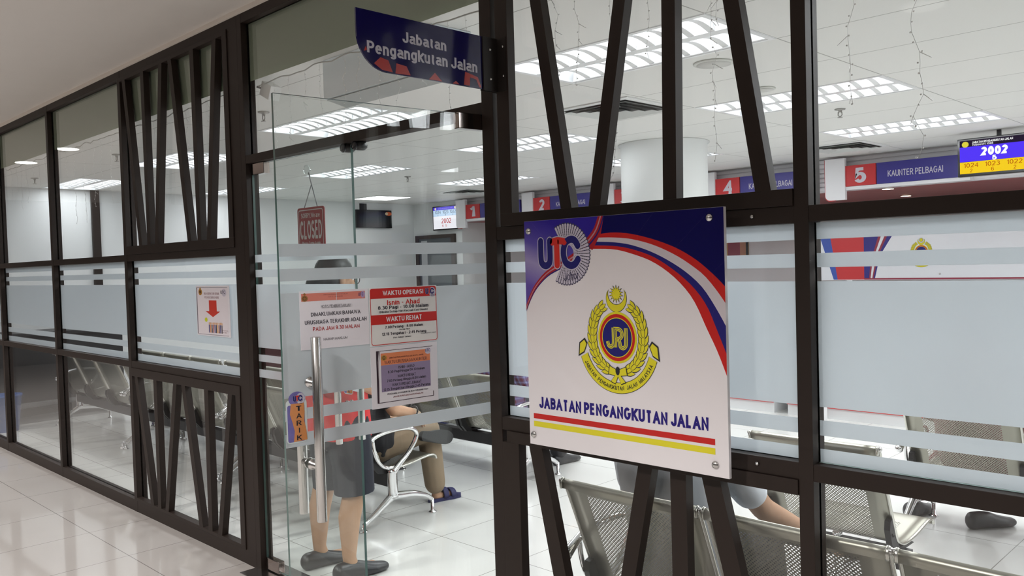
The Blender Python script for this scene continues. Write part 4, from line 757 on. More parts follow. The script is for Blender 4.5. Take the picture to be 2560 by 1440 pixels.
# ================================================================= OFFICE: LIGHTS AND CEILING FITTINGS
TUBEM = emis('fluorescent tube', (0.95, 0.975, 1.0), TUBE)
REFL = mat('white reflector', (0.86, 0.87, 0.88), 0.3)
def make_troffer(x0, y0):
    t = thing('ceiling_light', '', 'ceiling light', (x0, y0, ZC), group='recessed louvred ceiling lights', local=True)
    m = MB(); b = m.b
    m.box(0.0, 1.2, 0.0, 0.6, 0.105, 0.11)
    for q in ((0, 0.004, 0, 0.6), (1.196, 1.2, 0, 0.6), (0.004, 1.196, 0, 0.004), (0.004, 1.196, 0.596, 0.6)): m.box(*q, 0.0, 0.105)
    m.build('housing', REFL, t, world=False)
    m = MB()
    for q in ((0.004, 0.030, 0.004, 0.596), (1.17, 1.196, 0.004, 0.596), (0.03, 1.17, 0.004, 0.022), (0.03, 1.17, 0.578, 0.596)): m.box(*q, -0.003, 0.002)
    for y in (0.300,): m.prism([(0.03, y - 0.03, 0.0), (0.03, y + 0.03, 0.0), (0.03, y + 0.008, 0.06), (0.03, y - 0.008, 0.06)], (1.14, 0, 0))
    m.prism([(0.03, 0.022, 0.0), (0.03, 0.040, 0.0), (0.03, 0.024, 0.07)], (1.14, 0, 0)); m.prism([(0.03, 0.578, 0.0), (0.03, 0.560, 0.0), (0.03, 0.576, 0.07)], (1.14, 0, 0))
    for k in range(1, 11):
        x = 0.03 + 1.14 * k / 11
        for ya, yb in ((0.030, 0.272), (0.328, 0.570)):
            ym = (ya + yb) / 2
            # cross blade: a V of white sheet, wide below and sharp above, dipping to a curved lower edge
            n8 = 8
            for i in range(n8):
                q0, q1 = ya + (yb - ya) * i / n8, ya + (yb - ya) * (i + 1) / n8; h0, h1 = [0.002 + 0.022 * math.sin(PI * k / n8) for k in (i, i + 1)]
                for sd in (-1, 1): m.poly([(x + sd * 0.017, q0, h0), (x + sd * 0.017, q1, h1), (x, q1, 0.060), (x, q0, 0.060)])
                m.poly([(x - 0.017, q0, h0), (x - 0.017, q1, h1), (x + 0.017, q1, h1), (x + 0.017, q0, h0)])
    m.build('louvre', REFL, t, world=False)
    for y in (0.15, 0.45):
        MB().tube([(0.04, y, 0.082), (1.16, y, 0.082)], 0.013, 8).build('tube', TUBEM, t, world=False)
    l = bpy.data.lights.new('lamp_light', 'AREA'); l.shape = 'RECTANGLE'; l.size = 1.12; l.size_y = 0.54; l.energy = TROFF; l.color = (0.95, 0.975, 1.0)
    o = bpy.data.objects.new('lamp_light', l); COL.objects.link(o); o.parent = t; o.location = (0.6, 0.3, -0.006)
    return t
where = {-3.03: 'over the right lattice panel', -5.43: 'over the door', -7.83: 'over the left benches', -10.23: 'by the far left wall', -0.63: 'right of the picture', 1.77: 'far right'}
rows = {0.9: 'nearest the glass', 2.7: 'in the second row from the glass', 4.5: 'in the row nearest the counters'}
first = None
for x0, y0 in TR:
    lab = 'recessed louvred ceiling light %s, %s' % (where[x0], rows[y0])
    if first is None:
        first = make_troffer(x0, y0); first['label'] = lab
    else:
        r = dup(first, (x0, y0, ZC), lab)
        if x0 < -7:        # the lights towards the far left wall are weaker
            for ch in r.children:
                if ch.type == 'LIGHT': ch.data = ch.data.copy(); ch.data.energy = TROFF * (0.35 if x0 < -10 else 0.7)
t = thing('square_ceiling_light', 'square flat lit panel on the ceiling by the far corner', 'ceiling light', (-9.72, 5.15, ZC))
MB().box(-10.02, -9.42, 4.85, 5.45, ZC - 0.012, ZC - 0.0005).build('frame', WHITE, t); MB().box(-10.0, -9.44, 4.87, 5.43, ZC - 0.0135, ZC - 0.0122).build('diffuser', emis('lit diffuser', (1, 1, 1), 5.0), t)
DK = mat('dark vent throat', (0.03, 0.03, 0.03), 0.8)
for i, (x, y) in enumerate(DIFF):
    t = thing('air_diffuser', ['square ceiling air diffuser seen between the slats of the right lattice', 'square ceiling air diffuser by the wall screen', 'square ceiling air diffuser in front of header five'][i], 'air vent', (x + 0.3, y + 0.3, ZC), group='ceiling air diffusers')
    m = MB().box(x, x + 0.6, y, y + 0.6, ZC - 0.008, ZC - 0.0005); m.build('plate', WHITE, t)
    m = MB().box(x + 0.05, x + 0.55, y + 0.05, y + 0.55, ZC - 0.0095, ZC - 0.0085); m.build('throat', DK, t)
    m = MB()
    for k in range(4):
        a = 0.05 + k * 0.06; z = ZC - 0.010; d = 0.040
        for px, py, qx, qy in ((x + a, y + a, x + 0.6 - a, y + a), (x + 0.6 - a, y + a, x + 0.6 - a, y + 0.6 - a), (x + 0.6 - a, y + 0.6 - a, x + a, y + 0.6 - a), (x + a, y + 0.6 - a, x + a, y + a)):
            cxx, cyy = x + 0.3, y + 0.3; s = 1 - d / (0.3 - a) * 0.55
            m.poly([(px, py, z - 0.012), (qx, qy, z - 0.012), (cxx + (qx - cxx) * s, cyy + (qy - cyy) * s, z), (cxx + (px - cxx) * s, cyy + (py - cyy) * s, z)])
    m.build('vanes', mat('white vane', (0.62, 0.64, 0.62), 0.5), t)
SPR = [(-2.45, 3.58, 'right of the picture above header five'), (-7.31, 3.71, 'over the middle of the waiting area'), (-4.75, 0.58, 'at the upper left corner of the door opening'), (-9.22, 0.56, 'behind the second pane from the left'), (-7.11, 0.57, 'behind the third pane from the left'), (-5.3, 3.9, 'left of the round column')]
for x, y, l in SPR:
    t = thing('sprinkler_head', 'small metal sprinkler head on the ceiling ' + l, 'sprinkler', (x, y, ZC), group='ceiling sprinklers')
    SM = mat('dull sprinkler metal', (0.35, 0.34, 0.32), 0.4, 0.7)
    MB().lathe([(0.0, -0.0005), (0.036, -0.0005), (0.034, -0.006), (0.012, -0.010), (0.010, -0.022), (0.0, -0.022)], (x, y, ZC), seg=16).build('escutcheon', SM, t)
    MB().tube([(x - 0.012, y, ZC - 0.021), (x - 0.014, y, ZC - 0.040), (x, y, ZC - 0.056)], 0.0035, 6).tube([(x + 0.012, y, ZC - 0.021), (x + 0.014, y, ZC - 0.040), (x, y, ZC - 0.056)], 0.0035, 6).lathe([(0.0, -0.055), (0.017, -0.056), (0.017, -0.059), (0.0, -0.060)], (x, y, ZC), seg=12).build('deflector', SM, t)
for x, y, r, l in ((-2.27, 1.69, 0.10, 'round white ceiling speaker under the nearest louvred light'), (-2.44, 2.50, 0.075, 'small round grey ceiling speaker beside the second louvred light')):
    t = thing('ceiling_speaker', l, 'speaker', (x, y, ZC)); MB().lathe([(0.0, -0.0005), (r, -0.0005), (r, -0.006), (r * 0.93, -0.009), (0.0, -0.009)], (x, y, ZC), seg=28).build('ring', mat('speaker white', (0.66, 0.67, 0.63), 0.5), t)
    MB().lathe([(0.0, -0.0095), (r * 0.85, -0.0095), (r * 0.85, -0.0102), (0.0, -0.0102)], (x, y, ZC), seg=28).build('grille', mat('speaker grille', (0.60, 0.60, 0.57), 0.6), t)
# reflection stand-in behind the transom
t = thing('reflection_box', 'pale blue white reflection stand-in box hung under the ceiling behind the door transom', 'reflection stand-in', (-3.03, 0.30, ZC))  # pale box added to stand in for a bluish reflection
BOXM = mat('reflection stand-in casing', (0.80, 0.87, 0.92), 0.35)
m = MB(); m.prism([(-3.417, 0.15, 2.31), (-3.417, 0.15, 2.4885), (-3.417, 0.36, 2.4885), (-3.417, 0.36, 2.34), (-3.417, 0.27, 2.285)], (0.80, 0, 0)); m.build('casing', BOXM, t)
MB().prism([(-3.40, 0.157, 2.3045), (-3.40, 0.263, 2.2825), (-2.63, 0.263, 2.2825), (-2.63, 0.157, 2.3045)], (0, -0.0005, -0.0025)).build('box_underside', mat('underside grey', (0.45, 0.48, 0.48), 0.5), t)
t = thing('spot_box', 'small white tilted box on a bracket at the top left of the door transom', 'sensor', (-3.86, 0.10, 2.43))
m = MB(); m.box(-0.048, 0.048, -0.03, 0.03, -0.036, 0.036, bev=0.004); bmesh.ops.rotate(m.b, verts=m.b.verts, cent=(0, 0, 0), matrix=Matrix.Rotation(0.45, 3, 'Y')); bmesh.ops.translate(m.b, verts=m.b.verts, vec=(-3.85, 0.12, 2.415)); m.build('box', WHITE, t)
MB().tube([(-3.903, 0.075, 2.44), (-3.885, 0.10, 2.43), (-3.87, 0.115, 2.42)], 0.006, 6).build('bracket', MATS['grey chain'], t)
# icicle light strings hung inside along the top of the glass
BULB = mat('bulb glint white', (0.97, 0.97, 0.97), 0.1)  # white colour stands in for the glints on the bulbs
WIRE = mat('pale wire', (0.40, 0.40, 0.38), 0.5); WIREC = mat('clear wire', (0.68, 0.68, 0.66), 0.4)
def icicle(label, x0, x1, strands, seed):
    rnd = random.Random(seed); t = thing('icicle_light_string', label, 'string lights', ((x0 + x1) / 2, 0.075, 2.455))
    n = max(6, int((x1 - x0) / 0.07)); m = MB()
    m.tube(chain([(x0 + (x1 - x0) * i / n, 0.072 + rnd.uniform(0, 0.006), 2.448 + rnd.uniform(-0.010, 0.006)) for i in range(n + 1)], 2), 0.0032, 5); m.build('main_cable', WIRE, t)
    for x, ln in strands:
        p = [(x, 0.075, 2.445)]; z = 2.445
        while z > 2.445 - ln: z -= 0.05; p.append((x + rnd.uniform(-0.012, 0.012), 0.075 + rnd.uniform(-0.004, 0.010), z))
        st = MB().tube(chain(p, 2), 0.0006, 4).build('strand', WIREC, t); b = MB()
        for i, q in enumerate(chain(p, 2)):
            if i:
                q = Vector(q); b.ball(q + Vector((rnd.uniform(-0.006, 0.006), 0, 0)), 0.0026, 6)
                if rnd.random() < 0.3: b.tube([q, q + Vector((rnd.uniform(-0.03, 0.03), 0.004, -0.018))], 0.001, 4)
        b.build('bulbs', BULB, st)
rr = lambda a, b, n, l0, l1, s: [(a + (b - a) * (i + 0.5) / n + random.Random(s + i).uniform(-0.03, 0.03), random.Random(s * 7 + i).uniform(l0, l1)) for i in range(n)]
icicle('icicle light string along the glass top of the third pane from the left', -6.88, -5.55, rr(-6.85, -5.6, 7, 0.1, 0.55, 3), 1)
icicle('icicle light string along the glass top of the second pane from the left', -8.30, -6.97, rr(-8.25, -7.0, 8, 0.1, 0.4, 5), 2)
icicle('icicle light string along the glass top behind the left lattice', -5.45, -4.12, rr(-5.4, -4.2, 8, 0.1, 0.3, 8), 3)
icicle('icicle light string along the glass top behind the door transom', -3.88, -2.22, rr(-3.8, -2.25, 11, 0.15, 0.36, 11), 4)
icicle('icicle light string along the glass top behind the right lattice', -2.00, -1.05, [(-1.90, 0.36), (-1.80, 0.30), (-1.66, 0.62), (-1.52, 0.25), (-1.44, 0.3), (-1.30, 0.60), (-1.28, 0.2)], 5)
icicle('icicle light string along the glass top of the rightmost pane', -0.95, 0.38, [(-0.90, 0.52), (-0.74, 0.66), (-0.5, 0.3), (-0.3, 0.3), (0.0, 0.3)], 6)

# ================================================================= COUNTER HEADERS, SCREENS, COUNTERS
HDR = [(-3.81, '5'), (-5.29, '4'), (-6.72, '3'), (-8.11, '2'), (-9.48, '1')]
HW = mat('header white', (0.80, 0.79, 0.81), 0.35); HR = mat('header red', srgb(196, 44, 48), 0.35); HB = mat('header blue', srgb(54, 48, 132), 0.35); HT = mat('header silver letter', srgb(206, 202, 212), 0.4)
for x, n_ in HDR:
    t = thing('counter_header', 'overhead counter header with red number %s and blue name panel' % n_, 'counter sign', (x, 6.35, 2.05), (PI / 2, 0, 0), local=True, group='counter headers')
    m = MB(); m.prism([(a, b_, 0.0) for a, b_ in rrect(0.012, 0.0, 0.215, 0.415, 0.05, '1000', 6)], (0, 0, 0.045)); m.build('end_panel', HW, t, world=False)
    m = MB(); m.prism([(a, b_, -0.001) for a, b_ in rrect(0.0, -0.008, 0.10, 0.415, 0.055, '1000', 6)], (0, 0, 0.03)); m.build('red_edge', HR, t, world=False)
    MB().box(0.215, 0.515, 0.130, 0.335, 0.0, 0.030, bev=0.002).build('number_panel', HR, t, world=False)
    MB().box(0.524, 1.335, 0.130, 0.335, 0.0, 0.030, bev=0.002).build('name_panel', HB, t, world=False)
    MB().box(0.216, 1.355, 0.095, 0.128, -0.08, 0.022).build('lower_ledge', HW, t, world=False)
    m = MB()
    for sx_ in (0.10, 0.70, 1.28): m.box(sx_, sx_ + 0.03, 0.15, 0.33, -0.10, -0.0005)
    m.build('fixing_brackets', HW, t, world=False)
    text(n_, 0.365, 0.232, 0.115, 0.150, HT, t, 0.0308, bold=0.03, name='number', res=4)
    text('KAUNTER PELBAGAI', 0.88, 0.222, 0.50, 0.060, HT, t, 0.0308, bold=0.004, name='lettering')
# downlights in the red soffit
WL = emis('warm downlight', (1.0, 0.72, 0.48), 14.0)
for i, (x, y) in enumerate([(-3.294, 6.62), (-3.60, 7.95), (-4.95, 7.95), (-2.2, 7.95), (-6.5, 7.95), (-4.75, 6.62), (-1.8, 6.62), (-6.2, 6.62), (-7.6, 6.62)]):
    t = thing('soffit_downlight', 'warm recessed downlight in the dark red soffit, ' + ['under header five', 'behind header five', 'behind header four', 'rightmost in the back row', 'leftmost in the back row', 'under header four', 'rightmost in the front row', 'under header three', 'under header two'][i], 'downlight', (x, y, 2.15), group='soffit downlights')
    MB().lathe([(0.0, -0.0005), (0.065, -0.0005), (0.065, -0.006), (0.055, -0.007), (0.0, -0.007)], (x, y, 2.15), seg=20).build('rim', STEEL, t); MB().lathe([(0.0, -0.0075), (0.052, -0.0075), (0.052, -0.009), (0.0, -0.009)], (x, y, 2.15), seg=20).build('lamp', WL, t)

def screen(label, loc, rz, wd, ht, tilt=0.0, group=None):
    t = thing('queue_screen', label, 'screen', loc, (PI / 2 + tilt, 0, rz), local=True, group=group)
    MB().box(-0.018, wd + 0.018, -0.020, ht + 0.016, -0.055, -0.001, bev=0.006).build('casing', mat('glossy black bezel', (0.012, 0.012, 0.014), 0.15), t, world=False)
    return t
# queue number screen at the right edge
t = screen('queue screen with blue and yellow panels showing 2002, at the right edge', (-2.318, 5.6, 2.140), 0.0, 0.545, 0.278, group='queue screens')
SE = lambda n, c, s: emis(n, srgb(*c), s)
flat('screen_top', [rect(0, 0.225, 0.545, 0.278)], SE('screen dark', (40, 30, 50), 1.0), t, 0.0003); flat('screen_blue', [rect(0, 0.102, 0.545, 0.225)], SE('screen blue', (86, 58, 250), 1.05), t, 0.0003); flat('screen_yellow', [rect(0, 0.004, 0.545, 0.100)], SE('screen yellow', (255, 212, 36), 1.0), t, 0.0003)
WE = SE('screen white', (255, 255, 255), 1.1); OE = SE('screen orange', (196, 110, 20), 1.0); GE = SE('screen gold', (228, 214, 70), 1.0)
text('JABATAN PENGANGKUTAN JALAN', 0.245, 0.258, 0.30, 0.018, WE, t, 0.0008, bold=0.02, res=2); text('PANDUAN UTC JOHOR', 0.175, 0.237, 0.155, 0.014, WE, t, 0.0008, bold=0.01, res=2)
flat('screen_crest', [ell(0.043, 0.246, 0.026, 0.024, 20), ell(0.50, 0.248, 0.026, 0.026, 20)], GE, t, 0.0008)
text('2002', 0.255, 0.178, 0.205, 0.070, WE, t, 0.0008, bold=0.05, res=4); text('5', 0.260, 0.120, 0.034, 0.040, WE, t, 0.0008, bold=0.04)
for x, a, b_ in ((0.085, '1024', '2'), (0.245, '1023', '6'), (0.405, '1022', '2')): text(a, x, 0.072, 0.110, 0.036, OE, t, 0.0008, bold=0.005); text(b_, x, 0.028, 0.021, 0.030, OE, t, 0.0008, bold=0.005)
MB().box(0.24, 0.30, 0.10, 0.16, -0.11, -0.055).box(0.255, 0.285, 0.13, 0.36, -0.11, -0.085).build('mount', BLACKM, t, world=False)
# wall screen by the far corner
t = screen('wall screen with white page showing 2002 in red, above the back door', (-10.105, 6.40, 2.065), 0.0, 0.575, 0.335, tilt=0.0, group='queue screens')
flat('screen_blue', [rect(0, 0.288, 0.575, 0.335)], SE('screen blue2', (70, 50, 210), 1.0), t, 0.0003); flat('screen_pale', [rect(0, 0.195, 0.575, 0.288)], SE('screen pale', (196, 220, 246), 1.0), t, 0.0003); flat('screen_white', [rect(0, 0.0, 0.575, 0.195)], SE('screen page', (246, 244, 252), 1.0), t, 0.0003)
SD = SE('screen slate', (56, 74, 110), 0.8); SRD = SE('screen red', (196, 50, 60), 0.9)
for x, a, b_ in ((0.11, '1024', '2'), (0.29, '1023', '6'), (0.46, '1022', '2')): text(a, x, 0.257, 0.135, 0.048, SD, t, 0.0008); text(b_, x, 0.212, 0.02, 0.022, SD, t, 0.0008)
text('2002', 0.30, 0.122, 0.23, 0.075, SRD, t, 0.0008, bold=0.005); text('6  5', 0.26, 0.048, 0.11, 0.034, SRD, t, 0.0008); text('JABATAN PENGANGKUTAN JALAN', 0.28, 0.310, 0.35, 0.016, SE('screen lilac', (160, 150, 240), 1.0), t, 0.0008, res=1)
flat('screen_crest', [ell(0.055, 0.310, 0.022, 0.019, 16), ell(0.515, 0.311, 0.022, 0.020, 16)], SE('screen cream', (226, 214, 190), 1.0), t, 0.0008)
MB().box(0.22, 0.36, 0.10, 0.24, -0.098, -0.055).build('mount', BLACKM, t, world=False)
# black television on the far left wall
t = thing('television', 'black switched-off television on a bracket high on the far left wall', 'television', (-10.575, 5.30, 2.108), (PI / 2, 0, PI / 2 + 0.08), local=True)
MB().box(0.0, 0.70, 0.0, 0.275, -0.045, 0.0, bev=0.006).build('casing', MATS['glossy black bezel'], t, world=False)
flat('badge', [ell(0.632, 0.222, 0.068, 0.030, 20)], mat('orange badge', srgb(226, 110, 60), 0.4), t, 0.0006); flat('badge_tip', [ell(0.594, 0.222, 0.030, 0.022, 16)], mat('cream badge', srgb(226, 206, 170), 0.4), t, 0.0010)
MB().box(0.10, 0.24, 0.24, 0.37, -0.085, -0.045).box(0.24, 0.42, 0.30, 0.325, -0.08, -0.055).box(0.29, 0.31, 0.27, 0.31, -0.07, -0.05).box(0.38, 0.40, 0.27, 0.31, -0.07, -0.05).build('mount', BLACKM, t, world=False)
# back door in the wall beside the counters
m = MB().box(-10.64, -9.72, 6.478, 6.4995, 0.0, 1.985)
o = struct('door_3', MB().box(-10.56, -9.78, 6.470, 6.4995, 0.004, 1.93), mat('slate door leaf', (0.075, 0.085, 0.095), 0.4))
FRW = mat('dark timber door frame', (0.05, 0.035, 0.030), 0.5)
MB().box(-10.64, -10.56, 6.455, 6.4995, 0.0, 1.985).box(-9.78, -9.70, 6.455, 6.4995, 0.0, 1.985).box(-10.56, -9.78, 6.455, 6.4995, 1.93, 1.985).build('door_frame', FRW, o)
MB().box(-10.50, -10.36, 6.464, 6.4695, 0.0, 1.90).build('vision_panel', mat('grey door panel', (0.45, 0.46, 0.47), 0.3), o)
MB().lathe([(0.0, -0.05), (0.018, -0.05), (0.022, -0.03), (0.010, -0.02), (0.010, 0.0), (0.0, 0.0)], (-9.86, 6.469, 0.98), axis='Y', seg=14).build('door_knob', CHROME, o)
t = tag(MB().box(-9.66, -9.585, 6.488, 6.4995, 1.36, 1.48, bev=0.003).build('light_switch', WHITE), 'white switch plate on the wall right of the back door', 'switch')

# service counters
CF = mat('counter white laminate', (0.78, 0.79, 0.80), 0.35)
def make_counter(x, label):
    t = thing('service_counter', label, 'counter', (x, 5.40, 0), group='service counters')
    MB().box(x + 0.01, x + 1.35, 5.42, 6.05, 0.0, 0.098).build('plinth', mat('counter plinth', (0.72, 0.73, 0.74), 0.4), t)
    MB().box(x + 0.01, x + 1.35, 5.40, 5.415, 0.100, 0.124).build('red_line', HR, t)
    MB().box(x + 0.01, x + 1.35, 5.402, 6.05, 0.126, 0.98).build('body', CF, t)
    MB().box(x + 0.0, x + 1.36, 5.34, 6.10, 0.981, 1.012, bev=0.004).build('worktop', mat('counter worktop', (0.70, 0.70, 0.71), 0.25), t)
    return t
for i, (x, n_) in enumerate(HDR):
    lab = 'white service counter with a red line, standing below header number %s' % n_
    if i == 0: c0_ = make_counter(x, lab)
    else: dup(c0_, (x, 5.40, 0), lab)
dup(c0_, (-2.37, 5.40, 0), 'white service counter with a red line, at the right end of the counter row')
def divider(x, label):
    t = thing('counter_divider', label, 'divider', (x, 5.40, 0), group='counter dividers')
    MB().box(x - 0.012, x + 0.028, 5.20, 5.325, 0.0, 1.06).build('board', CF, t); MB().box(x - 0.012, x + 0.03, 5.19, 5.199, 0.0, 1.06).build('red_edge', HR, t); MB().box(x - 0.012, x + 0.02, 5.182, 5.1895, 0.0, 1.06).build('dark_edge', INK, t)
    return t
divider(-3.40, 'slim white divider with red and dark edge in front of the counters')
# backdrop board with crest behind counter five
t = thing('backdrop_board', 'white backdrop board with red and blue end and yellow crest behind the frosted glass', 'board', (-4.19, 7.0, 1.22), (PI / 2, 0, 0), local=True)
MB().box(0, 3.4, 0, 0.50, -0.03, 0.0).build('panel', mat('board white', (0.82, 0.84, 0.88), 0.4), t, world=False)
flat('light_blue_edge', [[(0.0, 0.5), (0.12, 0.5), (0.20, 0.006), (0.155, 0.006)]], mat('mid blue print', srgb(66, 92, 178), 0.4), t, 0.0006); flat('red_block', [[(0.12, 0.5), (0.49, 0.5), (0.49, 0.006), (0.20, 0.006)]], mat('board red', srgb(206, 56, 60), 0.4), t, 0.0006)
flat('navy_block', [[(0.49, 0.5), (0.66, 0.5), (0.56, 0.20), (0.54, 0.006), (0.49, 0.006)], [(0.755, 0.5), (0.81, 0.5), (0.66, 0.26), (0.60, 0.006), (0.585, 0.006), (0.64, 0.26)]], HB, t, 0.0006); flat('red_stripe', [[(0.655, 0.5), (0.685, 0.5), (0.58, 0.20), (0.555, 0.006), (0.54, 0.006), (0.56, 0.20)], [(0.725, 0.5), (0.755, 0.5), (0.64, 0.26), (0.585, 0.006), (0.572, 0.006), (0.62, 0.26)]], mat('board dark red', srgb(150, 50, 70), 0.4), t, 0.0007)
flat('bottom_edge', [rect(0.49, 0.004, 3.4, 0.020)], MATS['board dark red'], t, 0.0008); flat('yellow_line', [rect(1.16, 0.160, 3.4, 0.188)], mat('board lime line', srgb(216, 222, 90), 0.4), t, 0.0006)
emblem(t, 1.075, 0.285, 0.92, 0.0010, detail=False)
for x in (1.25, 2.1): MB().ball((x, 0.06, 0.001), 0.010, 8).build('fixing', STEEL, t, world=False)
MB().box(0.3, 0.36, -1.215, 0.0, -0.03, -0.001).box(2.9, 2.96, -1.215, 0.0, -0.03, -0.001).build('legs', CF, t, world=False)
# poster between column and post
t = thing('wall_poster', 'maroon and tan poster glimpsed between the frosted stripes right of the sign', 'poster', (-6.51, 8.487, 1.45), (PI / 2, 0, 0), local=True)
MB().box(0, 0.62, 0, 0.40, -0.010, 0.0).build('sheet', mat('tan poster', srgb(190, 158, 104), 0.5), t, world=False); flat('maroon_panel', [rect(0.30, 0.02, 0.49, 0.38)], mat('maroon print', srgb(148, 66, 84), 0.5, noise=0.2, nscale=30), t, 0.0006); flat('tan_panel', [rect(0.49, 0.02, 0.575, 0.38)], mat('dusty pink print', srgb(186, 132, 108), 0.5), t, 0.0006); flat('dark_edge', [rect(0.58, 0.0, 0.62, 0.40)], INK, t, 0.0006)

# ================================================================= WAITING BENCHES (perforated steel seats on a beam, facing +y)
PROF = chain([(-0.243, 0.732), (-0.246, 0.752), (-0.237, 0.762), (-0.228, 0.752), (-0.182, 0.645), (-0.130, 0.520), (-0.088, 0.420), (-0.066, 0.368), (-0.036, 0.336), (0.030, 0.319), (0.140, 0.324), (0.260, 0.343), (0.325, 0.348), (0.352, 0.338), (0.358, 0.318)], 3)
PROF = [(p.x, p.y) for p in [Vector((a.x, a.y)) for a in PROF]]
def seat_mesh(W):
    b = bmesh.new(); uvl = b.loops.layers.uv.new('UVMap'); msk = b.loops.layers.uv.new('mask')
    xs_ = [-W / 2 + W * i / 10 for i in range(11)]; s = [0.0]
    for p, q in zip(PROF, PROF[1:]): s.append(s[-1] + math.dist(p, q))
    T = 0.0022; grid = []
    for side in (0, 1):
        g = []
        for j, (y, z) in enumerate(PROF):
            a = PROF[max(j - 1, 0)]; c = PROF[min(j + 1, len(PROF) - 1)]; dy, dz = c[0] - a[0], c[1] - a[1]; l = math.hypot(dy, dz)
            ny, nz = -dz / l * T * side, dy / l * T * side
            g.append([b.verts.new((x, y + ny + 0.010 * (1 - (2 * x / W) ** 2) * (-0.6), z + nz)) for x in xs_])
        grid.append(g)
    for side in (0, 1):
        for j in range(len(PROF) - 1):
            for i in range(10):
                q = [(i, j), (i + 1, j), (i + 1, j + 1), (i, j + 1)]
                f = b.faces.new([grid[side][jj][ii] for ii, jj in (q if side == 0 else q[::-1])]); f.smooth = True
                for lp, (ii, jj) in zip(f.loops, (q if side == 0 else q[::-1])):
                    lp[uvl].uv = (xs_[ii] + 1.0, s[jj] - s[6] + 1.0); lp[msk].uv = (xs_[ii], s[jj] - s[6] + 0.045)
    for side_i in (0, 10):
        for j in range(len(PROF) - 1): b.faces.new((grid[0][j][side_i], grid[0][j + 1][side_i], grid[1][j + 1][side_i], grid[1][j][side_i]))
    bmesh.ops.recalc_face_normals(b, faces=b.faces)
    me = bpy.data.meshes.new('seat'); b.to_mesh(me); b.free(); me.materials.append(PERF); return me
def end_frame(par, x, arm=True):
    m = MB(); P = lambda y, z: (x, y, z)
    if arm:
        loop = chain([P(-0.205, 0.478), P(-0.160, 0.508), P(-0.105, 0.535), P(-0.03, 0.549), P(0.06, 0.553), P(0.140, 0.545), P(0.185, 0.515), P(0.178, 0.470), P(0.120, 0.400), P(0.050, 0.345), P(0.0, 0.305)], 4)
        m.tube(loop, [0.021, 0.021, 0.020, 0.019, 0.018] + [0.017] * (len(loop) - 13) + [0.018, 0.019, 0.021, 0.023, 0.025, 0.027, 0.029, 0.030], 12, flat=(1.0, 0.8))
        m.ball(P(-0.205, 0.478), 0.0215, 12)
        m.tube(chain([P(-0.132, 0.515), P(-0.122, 0.450), P(-0.100, 0.390), P(-0.055, 0.345), P(0.01, 0.332), P(0.06, 0.352)], 4), 0.011, 10)
    m.tube(chain([P(0.0, 0.32), P(-0.002, 0.24), P(0.003, 0.155)], 4), [0.026] * 5 + [0.027, 0.028, 0.031, 0.034], 12, flat=(1.25, 0.7))
    m.tube(chain([P(0.01, 0.175), P(-0.045, 0.140), P(-0.12, 0.090), P(-0.185, 0.052), P(-0.213, 0.045)], 4), [0.027, 0.026, 0.025, 0.024, 0.023, 0.022, 0.021, 0.02, 0.019, 0.018, 0.017, 0.016, 0.015, 0.015, 0.014, 0.014, 0.014], 12, flat=(0.8, 1.0))
    m.tube(chain([P(0.0, 0.165), P(0.06, 0.158), P(0.15, 0.147), P(0.24, 0.118), P(0.293, 0.082)], 4), [0.027, 0.026, 0.025, 0.024, 0.023, 0.022, 0.021, 0.02, 0.019, 0.018, 0.017, 0.016, 0.015, 0.015, 0.014, 0.014, 0.014], 12, flat=(0.8, 1.0))
    f = m.build('leg_frame', CHROME, par, world=False)
    for y, z in ((-0.214, 0.048), (0.296, 0.088)):
        MB().lathe([(0.0, 0.0), (0.026, 0.0), (0.025, 0.006), (0.014, 0.014), (0.011, 0.016), (0.011, z), (0.0, z)], (x, y, 0.0005), seg=16).build('foot_glide', CHROME, f, world=False)
    return f
def make_bench(n, pitch, arms=True, name='waiting_bench'):
    W = pitch - 0.030; Lb = n * pitch + 0.036
    t = thing(name, '', 'bench', (0, 0, 0), local=True)
    MB().box(0.0, Lb, -0.028, 0.032, 0.222, 0.300, bev=0.003).build('beam', BLACKM, t, world=False)
    me = seat_mesh(W)
    for i in range(n):
        cx = 0.018 + pitch * (i + 0.5); s = link('seat', me, None, t); s.location = (cx, 0, 0)
        r = MB()
        for sd in (-1, 1): r.tube([(sd * (W / 2 + 0.004), y, z) for y, z in PROF], 0.0065, 8)
        rm = r.build('side_rim', STEELR, s, world=False)
        MB().tube([(-W / 2 - 0.004, -0.2365, 0.755), (W / 2 + 0.004, -0.2365, 0.755)], 0.0085, 10).ball((-W / 2 - 0.008, -0.2365, 0.755), 0.0115, 10).ball((W / 2 + 0.008, -0.2365, 0.755), 0.0115, 10).build('top_bar', STEEL, s, world=False)
        for sd in (-1, 1):
            x = sd * (W / 2 - 0.006)
            MB().prism([(x - 0.012, y, z) for y, z in ((-0.128, 0.445), (-0.108, 0.452), (-0.066, 0.350), (-0.03, 0.318), (0.10, 0.310), (0.12, 0.300), (0.03, 0.2995), (-0.03, 0.2995), (-0.075, 0.305), (-0.115, 0.350), (-0.134, 0.410))], (0.024, 0, 0)).ball((x + 0.012 * sd, -0.105, 0.385), 0.008, 8).build('bracket', BLACK, s, world=False)
    if arms:
        end_frame(t, 0.006); end_frame(t, Lb - 0.006)
    else: end_frame(t, Lb / 2, arm=False)
    return t
G_ = 'steel waiting benches'
bA = make_bench(3, 0.565); bA.location = (-1.976, 0.345, 0); tag(bA, 'perforated steel waiting bench nearest the glass, behind the right lattice', group=G_)
